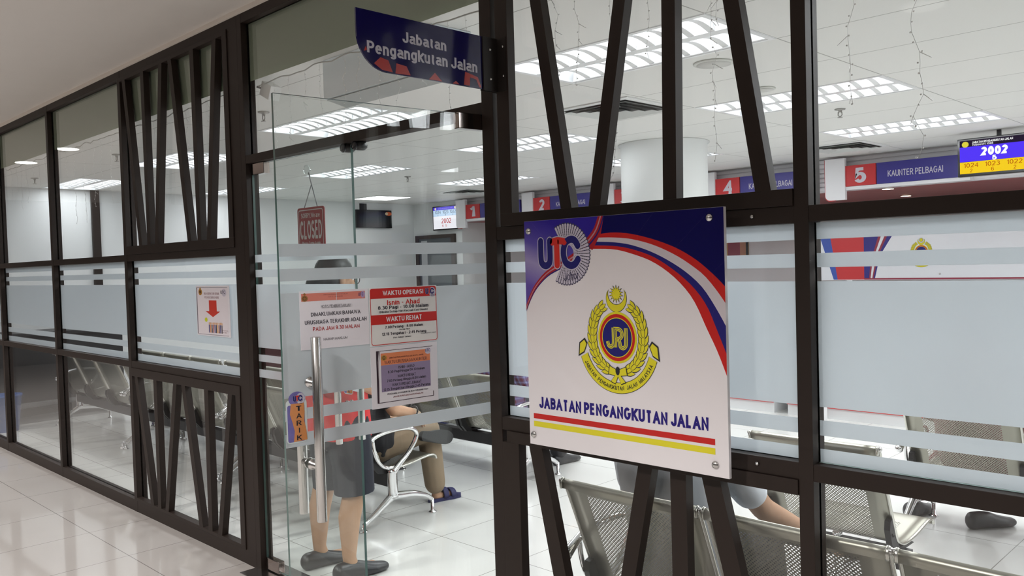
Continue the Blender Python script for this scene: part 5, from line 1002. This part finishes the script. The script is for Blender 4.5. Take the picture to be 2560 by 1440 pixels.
for x, y, l in ((-1.700, 2.70, 'perforated steel waiting bench behind the rightmost pane, where the person in pink sits'), (-5.731, 0.91, 'perforated steel waiting bench along the glass whose right end faces the door opening'),
                (-7.530, 0.91, 'perforated steel waiting bench along the glass behind the third pane from the left'), (-9.315, 0.91, 'perforated steel waiting bench along the glass behind the second pane from the left'), (-8.52, 1.47, 'perforated steel waiting bench in the second row, left of the two there'),
                (-6.74, 1.47, 'perforated steel waiting bench in the second row, right of the two there'), (-5.731, 2.07, 'perforated steel waiting bench in the third row, where the person in plaid sits')):
    dup(bA, (x, y, 0), l, G_)
bC = make_bench(1, 0.565, arms=False); bC.location = (-1.872, 1.455, 0); tag(bC, 'single perforated steel seat without armrests behind the post right of the big sign', group=G_)

# ================================================================= PEOPLE
def solid(build, voxel, smooth=3, cuts=(), name='m'):
    """union of overlapping closed shapes -> one continuous skin; cuts: (point, normal) keeps the side against the normal"""
    mb = MB(); build(mb); me = bpy.data.meshes.new(name); mb.b.to_mesh(me); mb.b.free()
    o = bpy.data.objects.new('tmp', me); COL.objects.link(o)
    r = o.modifiers.new('r', 'REMESH'); r.mode = 'VOXEL'; r.voxel_size = voxel; r.use_smooth_shade = True
    if smooth: s = o.modifiers.new('s', 'SMOOTH'); s.iterations = smooth; s.factor = 0.5
    dg = bpy.context.evaluated_depsgraph_get(); dg.update(); out = bpy.data.meshes.new_from_object(o.evaluated_get(dg))
    bpy.data.objects.remove(o); bpy.data.meshes.remove(me)
    if cuts:
        b = bmesh.new(); b.from_mesh(out)
        for p, n in cuts: bmesh.ops.bisect_plane(b, geom=b.verts[:] + b.edges[:] + b.faces[:], plane_co=p, plane_no=n, clear_outer=True)
        b.to_mesh(out); b.free()
    for p in out.polygons: p.use_smooth = True
    return out
def join(meshes, name, m, parent):
    b = bmesh.new()
    for x in meshes: b.from_mesh(x); bpy.data.meshes.remove(x)
    me = bpy.data.meshes.new(name); b.to_mesh(me); b.free()
    for p in me.polygons: p.use_smooth = True
    off = ORG[parent.name]; me.transform(Matrix.Translation(-off))
    return link(name, me, m, parent)
def V(*a): return Vector(a)
def limb(mb, pts, rs, seg=12):
    for (a, ra), (c, rc) in zip(list(zip(pts, rs))[:-1], list(zip(pts, rs))[1:]): mb.cap(a, ra, c, rc, seg)
def hand(wr, d, pn, side, k=1.0, curl=0.5):
    """wr wrist, d pointing direction, pn palm normal (palm faces pn); thumb on the +side*cross(d,pn) side"""
    d = Vector(d).normalized(); pn = Vector(pn); pn = (pn - d * pn.dot(d)).normalized(); a = d.cross(pn) * side; wr = Vector(wr)
    def b(mb):
        for i in range(4):
            q = (i - 1.5) * 0.0195; mb.cap(wr + a * q * -0.6 * k, 0.0135 * k, wr + d * 0.078 * k + a * -q * k, 0.0115 * k, 8)
        mb.cap(wr - d * 0.03 * k, 0.022 * k, wr + d * 0.01 * k, 0.020 * k, 8)
        for i, ln in enumerate((0.068, 0.077, 0.072, 0.056)):
            q = (1.5 - i) * 0.0205; p = wr + d * 0.080 * k + a * q * k; ang = 0.0; r = 0.0088 * k
            for j, f in enumerate((0.46, 0.30, 0.24)):
                ang += curl * (0.55, 0.75, 0.55)[j]; dd = d * math.cos(ang) + pn * math.sin(ang) + a * (1.5 - i) * 0.03; n_ = p + dd * ln * f * k
                mb.cap(p, r, n_, r * 0.92, 8); p = n_; r *= 0.92
        p = wr + d * 0.022 * k + a * 0.028 * k; dd = (d * 0.65 + a * 0.75 + pn * 0.25).normalized(); q = p + dd * 0.042 * k; mb.cap(p, 0.0125 * k, q, 0.0100 * k, 8)
        e = (d * 0.92 + a * 0.25 + pn * 0.35).normalized(); mb.cap(q, 0.0100 * k, q + e * 0.030 * k, 0.0085 * k, 8)
    return solid(b, 0.0032, 2)
def head_mesh(c, fw, k=1.0, tilt=0.0):
    """c = head centre (eye height), fw = facing (xy)"""
    f = Vector((fw[0], fw[1], tilt)).normalized(); s = Vector((f.y, -f.x, 0)).normalized(); u = s.cross(f) ; c = Vector(c)
    R_ = Matrix((( s.x, f.x, u.x), (s.y, f.y, u.y), (s.z, f.z, u.z))).to_4x4()
    def b(mb):
        def E_(p, r):
            g = bmesh.ops.create_uvsphere(mb.b, u_segments=20, v_segments=14, radius=1, matrix=Matrix.Translation(c) @ R_ @ Matrix.Translation(Vector(p) * k) @ Matrix.Diagonal((r[0] * k, r[1] * k, r[2] * k, 1)))
        E_((0, -0.012, 0.030), (0.073, 0.092, 0.085)); E_((0, 0.020, -0.035), (0.060, 0.068, 0.072)); E_((0, 0.040, -0.082), (0.036, 0.036, 0.026))
        E_((0, 0.083, -0.018), (0.011, 0.014, 0.022)); E_((0, 0.090, -0.030), (0.015, 0.012, 0.009)); E_((0, 0.078, 0.022), (0.050, 0.012, 0.010))
        E_((0, 0.078, -0.060), (0.023, 0.010, 0.005)); E_((0, 0.076, -0.069), (0.020, 0.011, 0.006))
        for sd in (-1, 1): E_((sd * 0.073, -0.008, -0.008), (0.009, 0.018, 0.030)); E_((sd * 0.038, 0.052, -0.028), (0.022, 0.020, 0.022))
        tp = c - Vector((0, 0, 0.10 * k)) - f * 0.015 * k; mb.cap(tp + Vector((0, 0, 0.06 * k)), 0.052 * k, tp - Vector((0, 0, 0.09 * k)) - f * 0.02 * k, 0.054 * k, 12)
    return solid(b, 0.0045, 2), R_, c
def eyes(par, c, R_, k=1.0):
    off = ORG[par.name]
    for sd in (-1, 1):
        p = c + (R_ @ Vector((sd * 0.031, 0.066, 0.0))) * k
        MB().ball(p, 0.0115 * k, 12).build('eye', mat('eye white', (0.75, 0.72, 0.70), 0.2), par)
        MB().ball(c + (R_ @ Vector((sd * 0.031, 0.0745, 0.0))) * k, 0.0052 * k, 10).build('iris', mat('dark iris', (0.02, 0.013, 0.01), 0.15), par)
def hair_mesh(par, c, R_, k=1.0, long=False, m_=None, name='hair'):
    def b(mb):
        def E_(p, r): bmesh.ops.create_uvsphere(mb.b, u_segments=24, v_segments=16, radius=1, matrix=Matrix.Translation(c) @ R_ @ Matrix.Translation(Vector(p) * k) @ Matrix.Diagonal((r[0] * k, r[1] * k, r[2] * k, 1)))
        E_((0, -0.020, 0.045), (0.083, 0.098, 0.084)); E_((0, -0.050, -0.005), (0.078, 0.062, 0.075))
        if long: E_((0, -0.092, -0.010), (0.062, 0.062, 0.070)); E_((0, -0.125, -0.030), (0.045, 0.045, 0.055))
    fv = R_ @ Vector((0, 1, -0.75)); me = solid(b, 0.006, 2, cuts=[(c + (R_ @ Vector((0, 0.062, 0.045))) * k, fv.normalized())])
    return join([me], name, m_ or HAIR, par)
def shoe_part(par, heel, toe, w, h, name, m_, sole=True, open_=False):
    heel, toe = Vector(heel), Vector(toe); d = (toe - heel); L_ = d.length; d.normalize(); s = Vector((d.y, -d.x, 0)).normalized()
    def b(mb):
        P = lambda t, o, z: heel + d * L_ * t + s * o + Vector((0, 0, z))
        K = ((0.10, 0.78, 1.0), (0.25, 0.82, 1.0), (0.42, 0.86, 0.92), (0.58, 0.98, 0.72), (0.74, 1.0, 0.58), (0.88, 0.80, 0.48)); KK = []
        for (a0, a1, a2), (b0, b1, b2) in zip(K, K[1:]): KK += [(a0 + (b0 - a0) * i / 5, a1 + (b1 - a1) * i / 5, a2 + (b2 - a2) * i / 5) for i in range(5)]
        for t, wd, hh in KK + [K[-1]]:
            bmesh.ops.create_uvsphere(mb.b, u_segments=16, v_segments=10, radius=1, matrix=Matrix.Translation(P(t, 0, h * hh * 0.5)) @ Matrix(((d.x, s.x, 0), (d.y, s.y, 0), (0, 0, 1))).to_4x4() @ Matrix.Diagonal((L_ * 0.13, w * wd * 0.5, h * hh * 0.55, 1)))
        for q in ((0.12, 0.84), (0.84, 0.12)): mb.cap(P(0.10, 0, 0.014), 0.012, P(0.92, 0, 0.014), 0.012, 8)
    me = solid(b, 0.006, 3, cuts=[((0, 0, 0.002), (0, 0, -1))])
    return join([me], name, m_, par)
def person(label, base): return thing('person', label, 'person', base)

# --- standing person behind the closed leaf
pr = person('person standing behind the door in red shirt, dark knee-length shorts and black shoes', (-3.60, 0.26, 0))
hm, HR_, hc = head_mesh((-3.585, 0.300, 1.462), (0.12, 1.0), 0.97)
def b(mb):
    for x, y in ((-3.735, 0.245), (-3.470, 0.235)):
        kx = x * 0.82 - 3.60 * 0.18
        limb(mb, [V(kx, 0.27, 0.80), V(x, 0.285, 0.44), V(x, 0.245, 0.30), V(x, 0.235, 0.10), V(x, 0.25, 0.055)], [0.075, 0.056, 0.056, 0.034, 0.036]); mb.cap(V(x, 0.23, 0.04), 0.030, V(x, 0.37, 0.030), 0.026)
    limb(mb, [V(-3.60, 0.27, 0.82), V(-3.60, 0.265, 1.0), V(-3.60, 0.26, 1.16)], [0.12, 0.115, 0.13])
    for sd in (-1, 1):
        limb(mb, [V(-3.60 + sd * 0.06, 0.26, 1.24), V(-3.60 + sd * 0.165, 0.26, 1.225), V(-3.60 + sd * 0.20, 0.25, 0.98), V(-3.60 + sd * 0.135, 0.42, 0.90)], [0.065, 0.052, 0.042, 0.030])
    mb.cap(V(-3.60, 0.27, 1.22), 0.06, V(-3.59, 0.285, 1.36), 0.050)
bm_ = solid(b, 0.010, 4)
join([bm_, hm, hand((-3.735, 0.44, 0.898), (0.25, 1, -0.05), (1, -0.2, 0), 1, 0.92, 0.7), hand((-3.465, 0.44, 0.898), (-0.25, 1, -0.05), (-1, -0.2, 0), -1, 0.92, 0.7)], 'body', SKIN, pr)
eyes(pr, hc, HR_, 0.97); hair_mesh(pr, hc, HR_, 0.99, long=True)
def b(mb):
    limb(mb, [V(-3.585, 0.27, 0.70), V(-3.585, 0.27, 0.85), V(-3.585, 0.265, 1.02), V(-3.59, 0.26, 1.15)], [0.155, 0.142, 0.130, 0.138])
    for sd in (-1, 1): limb(mb, [V(-3.60 + sd * 0.06, 0.268, 1.235), V(-3.60 + sd * 0.168, 0.26, 1.21), V(-3.60 + sd * 0.205, 0.252, 1.02)], [0.088, 0.072, 0.062]); mb.cap(V(-3.585 + sd * 0.055, 0.27, 0.70), 0.142, V(-3.59 + sd * 0.065, 0.265, 1.05), 0.112)
join([solid(b, 0.011, 5, cuts=[((0, 0, 0.685), (0, 0, -1)), ((0, 0, 1.285), (0, 0, 1))])], 'shirt', mat('red shirt', srgb(206, 40, 44), 0.75, noise=0.08, bump=0.1, bscale=600), pr)
def b(mb):
    limb(mb, [V(-3.585, 0.27, 0.86), V(-3.585, 0.27, 0.72)], [0.115, 0.125])
    for x in (-3.675, -3.485): limb(mb, [V(x * 0.8 - 3.6 * 0.2, 0.27, 0.76), V(x, 0.285, 0.55), V(x, 0.29, 0.36)], [0.118, 0.102, 0.100])
join([solid(b, 0.010, 4, cuts=[((-3.6, 0.28, 0.415), (0, 0.05, -1))])], 'shorts', mat('dark navy shorts', (0.016, 0.018, 0.030), 0.8, noise=0.15, bump=0.1, bscale=500), pr)
SHOE = mat('black leather', (0.020, 0.020, 0.024), 0.35, noise=0.2, nscale=60)
shoe_part(pr, (-3.735, 0.135, 0), (-3.715, 0.425, 0), 0.100, 0.082, 'shoe', SHOE); shoe_part(pr, (-3.47, 0.150, 0), (-3.445, 0.445, 0), 0.104, 0.085, 'shoe', SHOE)
MB().tube(chain([hc + (HR_ @ Vector((0.074, -0.02, 0.006))), hc + (HR_ @ Vector((0.072, 0.06, 0.010))), hc + (HR_ @ Vector((0.060, 0.088, 0.006)))], 3), 0.0028, 6).tube(chain([hc + (HR_ @ Vector((x_ * 0.028 + 0.032, 0.092, z_ * 0.022 - 0.004))) for x_, z_ in [(math.cos(PI * i / 6), math.sin(PI * i / 6)) for i in range(13)]], 2), 0.002, 6).tube(chain([hc + (HR_ @ Vector((x_ * 0.028 - 0.032, 0.092, z_ * 0.022 - 0.004))) for x_, z_ in [(math.cos(PI * i / 6), math.sin(PI * i / 6)) for i in range(13)]], 2), 0.002, 6).build('glasses', BLACK, pr)

# --- seated people: common torso
def seated(label, x, yb, shirt_m, trouser_m, feet, hands_at, head_f=(0, 1), hair_m=None, sleeve='short', legs=None, lean=0.0, skirt=False, hname='hair'):
    """x seat centre, yb beam; feet: [(heel, toe)...] left, right; hands_at: [(elbow, wrist, dir, palm)...] for -x and +x side"""
    p = person(label, (x, yb, 0)); HZ = 0.415
    hip = V(x, yb + 0.065, HZ); ch = V(x, yb - 0.055 + lean, 0.78); nk = V(x, yb - 0.06 + lean, 0.98)
    hm, R_, c = head_mesh((x, yb - 0.005 + lean, 1.175), head_f, 0.97)
    def b(mb):
        limb(mb, [hip, V(x, yb + 0.0, 0.58), ch, V(x, yb - 0.06 + lean, 0.90)], [0.12, 0.11, 0.12, 0.10]); mb.cap(nk, 0.055, V(x, yb - 0.03 + lean, 1.09), 0.050)
        for i, sd in enumerate((-1, 1)):
            e, w_, _, _ = hands_at[i]; limb(mb, [V(x + sd * 0.07, yb - 0.06 + lean, 0.925), V(x + sd * 0.175, yb - 0.06 + lean, 0.905), V(*e), V(*w_)], [0.06, 0.052, 0.041, 0.028])
            kn, an = legs[i]; limb(mb, [V(x + sd * 0.085, yb + 0.05, HZ - 0.005), V(*kn), V(*an)], [0.082, 0.055, 0.036]); h_, t_ = feet[i]; d_ = (V(*t_) - V(*h_)).normalized(); mb.cap(V(*h_) + d_ * 0.05 + V(0, 0, 0.032), 0.030, V(*t_) - d_ * 0.06 + V(0, 0, 0.026), 0.022)
    bd = solid(b, 0.010, 4)
    hs = [hand(hands_at[i][1], hands_at[i][2], hands_at[i][3], (1, -1)[i], 0.95, 0.45) for i in (0, 1)]
    join([bd, hm] + hs, 'body', SKIN, p); eyes(p, c, R_, 0.97); hair_mesh(p, c, R_, 0.99, m_=hair_m, name=hname)
    def b(mb):
        limb(mb, [V(x, yb + 0.075, 0.43), V(x, yb + 0.0, 0.58), ch, V(x, yb - 0.06 + lean, 0.88)], [0.150, 0.142, 0.150, 0.125])
        for i, sd in enumerate((-1, 1)):
            e = V(*hands_at[i][0]); s0 = V(x + sd * 0.178, yb - 0.06 + lean, 0.90); limb(mb, [V(x + sd * 0.08, yb - 0.06 + lean, 0.92), s0, s0.lerp(e, 0.72)], [0.078, 0.066, 0.062])
            mb.cap(V(x + sd * 0.07, yb + 0.055, 0.44), 0.122, V(x + sd * 0.075, yb - 0.05, 0.80), 0.115)
            if sleeve == 'long': limb(mb, [s0.lerp(e, 0.7), e, e.lerp(V(*hands_at[i][1]), 0.9)], [0.058, 0.052, 0.042])
    sl = []
    join([solid(b, 0.011, 5, cuts=[((0, 0, 1.005), (0, 0, 1))])], 'shirt', shirt_m, p)
    def b(mb):
        limb(mb, [V(x, yb + 0.07, 0.43), V(x, yb + 0.13, 0.425)], [0.132, 0.12])
        for i, sd in enumerate((-1, 1)):
            kn, an = legs[i]; kn, an = V(*kn), V(*an); limb(mb, [V(x + sd * 0.085, yb + 0.05, HZ + 0.005), kn, kn.lerp(an, 0.35), kn.lerp(an, 0.92)], [0.098, 0.074, 0.074, 0.068])
        if skirt: mb.cap(V(*legs[0][0]) + V(0.05, 0, 0), 0.09, V(*legs[0][1]) + V(0.05, 0, 0), 0.11); mb.cap(V(*legs[1][0]) - V(0.05, 0, 0), 0.09, V(*legs[1][1]) - V(0.05, 0, 0), 0.11)
    join([solid(b, 0.010, 4)], 'skirt' if skirt else 'trousers', trouser_m, p)
    return p
KH = mat('khaki trousers', srgb(140, 122, 100), 0.85, noise=0.12, nscale=18, bump=0.15, bscale=500)
BLKS = mat('black shirt', (0.016, 0.016, 0.020), 0.8, noise=0.2, bump=0.1, bscale=500)
x = -4.29
p2 = seated('person seated at the end of the bench in black shirt and khaki trousers, legs crossed', x, 0.91, BLKS, KH,
    [((-4.22, 1.22, 0.43), (-4.13, 1.40, 0.40)), ((-4.185, 1.325, 0.0), (-4.150, 1.555, 0.0))],
    [((-4.52, 0.96, 0.64), (-4.36, 1.15, 0.56), (0.6, 0.7, -0.2), (0, 0, -1)), ((-4.055, 0.97, 0.66), (-4.10, 1.145, 0.615), (-0.25, 0.8, -0.55), (0, -0.3, -1))],
    legs=[((-4.34, 1.33, 0.52), (-4.16, 1.25, 0.475)), ((-4.175, 1.33, 0.475), (-4.175, 1.375, 0.085))])
BLUE = mat('blue rubber sandal', srgb(44, 44, 86), 0.6); RUB = mat('black rubber sole', (0.02, 0.021, 0.022), 0.7, bump=0.4, bscale=140)
# sandal on the floor: sole, strap with an oval opening; sandal on the crossed foot with its sole towards the viewer
m = MB(); m.prism([V(-4.185, 1.318, 0.0) + V(0.14, 0.99, 0) * a + V(0.99, -0.14, 0) * o + V(0, 0, 0.001) for a, o in ((0.0, 0.0), (0.02, -0.034), (0.10, -0.036), (0.17, -0.046), (0.225, -0.036), (0.252, 0.0), (0.225, 0.040), (0.17, 0.046), (0.10, 0.036), (0.02, 0.034))], (0, 0, 0.020)); sd_ = m.build('sandal', BLUE, p2)
m = MB()
for a, r in ((0.120, 0.0385), (0.175, 0.0425)):
    cc = V(-4.185, 1.318, 0.018) + V(0.14, 0.99, 0) * a
    m.tube([cc + V(0.99, -0.14, 0) * (r * math.cos(t_)) + V(0, 0, 1) * (0.058 if a < 0.15 else 0.045) * math.sin(t_) for t_ in [PI * i / 10 for i in range(11)]], 0.022, 10, flat=(1.0, 0.28))
m.build('sandal_strap', BLUE, sd_)
def sole_pts():
    for a, o in ((0.0, 0.0), (0.015, 0.030), (0.08, 0.034), (0.15, 0.046), (0.21, 0.042), (0.245, 0.020), (0.25, 0.0), (0.235, -0.030), (0.19, -0.044), (0.12, -0.038), (0.06, -0.033), (0.012, -0.026)):
        yield V(-4.075, 1.195, 0.462) + V(0.05, 0.98, -0.19) * a + V(0.0, 0.19, 0.98) * o
sp = [(p.x, p.y, p.z) for p in chain(list(sole_pts()) + [next(sole_pts())], 4)][:-1]
m = MB(); m.prism(sp, (-0.022, -0.006, 0.0)); m.build('sandal', RUB, p2)
m = MB(); m.tube([V(-4.083, 1.145, 0.622) + V(0, 0.35, 0.9) * 0.034 * math.sin(t_) + V(1, 0.05, 0) * 0.034 * math.cos(t_) for t_ in [2 * PI * i / 20 for i in range(21)]], 0.0055, 8); m.build('bracelet', BLACK, p2)

WS = mat('white shirt', (0.78, 0.82, 0.88), 0.75, noise=0.03, bump=0.12, bscale=300)
DKT = mat('dark trousers', (0.025, 0.025, 0.032), 0.85, noise=0.2)
x = -1.675
p3 = seated('person in white short-sleeved shirt seated with back to the glass below the big sign', x, 0.385, WS, DKT,
    [((-1.775, 0.83, 0.0), (-1.775, 1.09, 0.0)), ((-1.575, 0.83, 0.0), (-1.565, 1.09, 0.0))],
    [((-1.905, 0.47, 0.63), (-1.825, 0.68, 0.56), (0.2, 1, -0.2), (0, 0, -1)), ((-1.425, 0.545, 0.655), (-1.34, 0.74, 0.53), (0.35, 0.85, -0.35), (-0.3, 0, -1))],
    legs=[((-1.785, 0.82, 0.45), (-1.775, 0.88, 0.085)), ((-1.575, 0.82, 0.45), (-1.575, 0.88, 0.085))], lean=0.03)
for a_, c_ in (((-1.775, 0.815, 0), (-1.775, 1.095, 0)), ((-1.575, 0.815, 0), (-1.565, 1.095, 0))): shoe_part(p3, a_, c_, 0.10, 0.08, 'shoe', SHOE)

# plaid shirt
pm = bpy.data.materials.new('red and blue plaid'); pm.use_nodes = True; nt = pm.node_tree; bs = nt.nodes['Principled BSDF']; bs.inputs['Roughness'].default_value = 0.8
tc = nt.nodes.new('ShaderNodeTexCoord'); cols_ = []
for ax, sc_, rot in (('X', 9.0, 0.5), ('Z', 8.0, 0.3)):
    wv = nt.nodes.new('ShaderNodeTexWave'); wv.wave_type = 'BANDS'; wv.bands_direction = ax; wv.inputs['Scale'].default_value = sc_; wv.inputs['Distortion'].default_value = 0.3
    nt.links.new(tc.outputs['Object'], wv.inputs['Vector']); r_ = nt.nodes.new('ShaderNodeValToRGB'); r_.color_ramp.interpolation = 'CONSTANT'; e = r_.color_ramp.elements
    e[0].color = (*srgb(112, 54, 66), 1); e[1].position = 0.45; e[1].color = (*srgb(128, 112, 150), 1); q = e.new(0.75); q.color = (*srgb(48, 40, 84), 1); q = e.new(0.88); q.color = (*srgb(150, 150, 196), 1)
    nt.links.new(wv.outputs['Fac'], r_.inputs[0]); cols_.append(r_)
mx = nt.nodes.new('ShaderNodeMix'); mx.data_type = 'RGBA'; mx.inputs[0].default_value = 0.5; nt.links.new(cols_[0].outputs[0], mx.inputs[6]); nt.links.new(cols_[1].outputs[0], mx.inputs[7]); nt.links.new(mx.outputs[2], bs.inputs['Base Color'])
x = -4.31
p4 = seated('person in red and blue plaid shirt seated in the third row behind the door post', x, 2.10, pm, DKT,
    [((-4.41, 2.55, 0.0), (-4.41, 2.81, 0.0)), ((-4.20, 2.55, 0.0), (-4.19, 2.81, 0.0))],
    [((-4.54, 2.17, 0.64), (-4.43, 2.37, 0.55), (0.2, 1, -0.2), (0, 0, -1)), ((-4.08, 2.17, 0.64), (-4.19, 2.37, 0.55), (-0.2, 1, -0.2), (0, 0, -1))],
    legs=[((-4.41, 2.54, 0.45), (-4.41, 2.60, 0.085)), ((-4.20, 2.54, 0.45), (-4.20, 2.60, 0.085))], sleeve='long')
for a_, c_ in (((-4.41, 2.535, 0), (-4.41, 2.815, 0)), ((-4.20, 2.535, 0), (-4.19, 2.815, 0))): shoe_part(p4, a_, c_, 0.10, 0.08, 'shoe', SHOE)
PK = mat('dusty pink dress', srgb(178, 130, 132), 0.85, noise=0.12, nscale=30, bump=0.1, bscale=400)
x = -1.40
p5 = seated('person in dusty pink clothes and black shoes seated behind the rightmost pane', x, 2.72, PK, mat('maroon trousers', srgb(120, 58, 66), 0.85, noise=0.1),
    [((-1.775, 2.86, 0.0), (-1.745, 3.08, 0.0)), ((-1.46, 2.90, 0.0), (-1.30, 3.12, 0.0))],
    [((-1.63, 2.78, 0.64), (-1.52, 2.98, 0.55), (0.2, 1, -0.2), (0, 0, -1)), ((-1.17, 2.78, 0.64), (-1.28, 2.98, 0.55), (-0.2, 1, -0.2), (0, 0, -1))],
    legs=[((-1.57, 3.14, 0.45), (-1.765, 2.935, 0.13)), ((-1.33, 3.14, 0.45), (-1.43, 2.955, 0.13))], sleeve='long', hair_m=mat('maroon head scarf', srgb(110, 50, 66), 0.8), hname='head_scarf', skirt=False)
shoe_part(p5, (-1.785, 2.845, 0), (-1.745, 3.11, 0), 0.100, 0.088, 'shoe', SHOE); shoe_part(p5, (-1.475, 2.865, 0), (-1.31, 3.10, 0), 0.104, 0.09, 'shoe', SHOE)

# ================================================================= FAR LEFT END
t = thing('desk', 'long black desk with a modesty panel against the far left wall', 'desk', (-9.80, 0.75, 0))
MB().box(-10.14, -9.62, 0.12, 1.55, 0.90, 0.94, bev=0.003).build('desktop', BLACKM, t); MB().box(-9.70, -9.675, 0.16, 1.50, 0.22, 0.8995).build('modesty_panel', BLACK, t)
for y in (0.16, 1.46): MB().box(-10.10, -9.71, y, y + 0.04, 0.0, 0.8995).build('leg', BLACKM, t)
t = thing('waste_bin', 'blue plastic bin at the far left edge behind the first pane', 'bin', (-9.42, 0.30, 0))
m = MB(); m.lathe([(0.0, 0.0), (0.115, 0.0), (0.15, 0.34), (0.158, 0.342), (0.158, 0.36), (0.145, 0.36), (0.11, 0.012), (0.0, 0.012)], (-9.44, 0.26, 0), seg=24); m.build('bucket', mat('blue plastic', srgb(48, 86, 150), 0.4), t)
for i, (x, l, c) in enumerate(((-8.9, 'maroon upholstered sofa standing behind the second row of benches', (74, 34, 38)), (-7.2, 'navy upholstered sofa standing behind the second row of benches', (36, 38, 70)))):
    t = thing('sofa', l, 'sofa', (x + 0.75, 3.0, 0)); FM = mat('sofa fabric %d' % i, srgb(*c), 0.85, noise=0.15, nscale=40, bump=0.2)
    MB().box(x, x + 1.5, 2.62, 3.3, 0.10, 0.30, bev=0.02).build('base', FM, t); MB().box(x + 0.13, x + 1.37, 2.80, 3.32, 0.302, 0.43, bev=0.04).build('seat_cushion', FM, t); MB().box(x, x + 1.5, 2.60, 2.78, 0.302, 0.86, bev=0.05).build('backrest', FM, t)
    for sx_ in (x, x + 1.375): MB().box(sx_, sx_ + 0.125, 2.785, 3.3, 0.302, 0.60, bev=0.04).build('armrest', FM, t)
    for sx_ in (x + 0.08, x + 1.42):
        for y in (2.7, 3.2): MB().lathe([(0.02, 0.0), (0.02, 0.1)], (sx_, y, 0.0), seg=10).build('leg', CHROME, t)
t = thing('wall_notice', 'small pale notice with a mountain picture on the far wall left of the big sign', 'notice', (-9.555, 7.02, 1.44), (PI / 2, 0, PI / 2), local=True)
MB().box(0, 0.36, 0, 0.42, 0.0, 0.004).build('sheet', mat('pale sheet', (0.66, 0.68, 0.74), 0.5), t, world=False); flat('picture', [[(0.04, 0.05), (0.12, 0.17), (0.17, 0.12), (0.24, 0.21), (0.31, 0.05)]], mat('slate print', srgb(96, 108, 130), 0.5), t, 0.0046)

# ================================================================= CORRIDOR LAMPS
def corridor_lamp(x, y, label, em, power, r=0.10):
    """recessed downlight: a rim, a lamp face and a spot cut off near the horizontal to keep it out of the glass"""
    t = thing('corridor_downlight', label, 'downlight', (x, y, 2.812), group='corridor downlights')
    MB().lathe([(0.0, -0.0005), (r + 0.015, -0.0005), (r + 0.012, -0.008), (0.0, -0.008)], (x, y, 2.812), seg=28).build('rim', WHITE, t)
    MB().lathe([(0.0, -0.0085), (r, -0.0085), (r, -0.012), (0.0, -0.012)], (x, y, 2.812), seg=28).build('lamp', emis('corridor lamp %d' % em, (1.0, 0.95, 0.90), em), t)
    l = bpy.data.lights.new('lamp_light', 'SPOT'); l.spot_size = math.radians(140); l.spot_blend = 0.5; l.shadow_soft_size = 0.10; l.energy = power; l.color = (1.0, 0.97, 0.945)
    o = bpy.data.objects.new('lamp_light', l); COL.objects.link(o); o.parent = t; o.location = (0, 0, -0.03)
for x, y, l in ((-10.596, -0.80, 'corridor downlight farthest along the corridor'), (-9.26, -0.81, 'corridor downlight second farthest along the corridor')):
    corridor_lamp(x, y, l, 12.0, CORR * 0.3)
for i, x in enumerate((-12.0, -9.4, -6.8, -4.2, -1.6, 1.0)):
    corridor_lamp(x, -2.6, 'added corridor downlight in the unseen middle row, ' + ('first', 'second', 'third', 'fourth', 'fifth', 'sixth')[i] + ' from the far end', 1.5, CORR)  # row added out of view to brighten the corridor
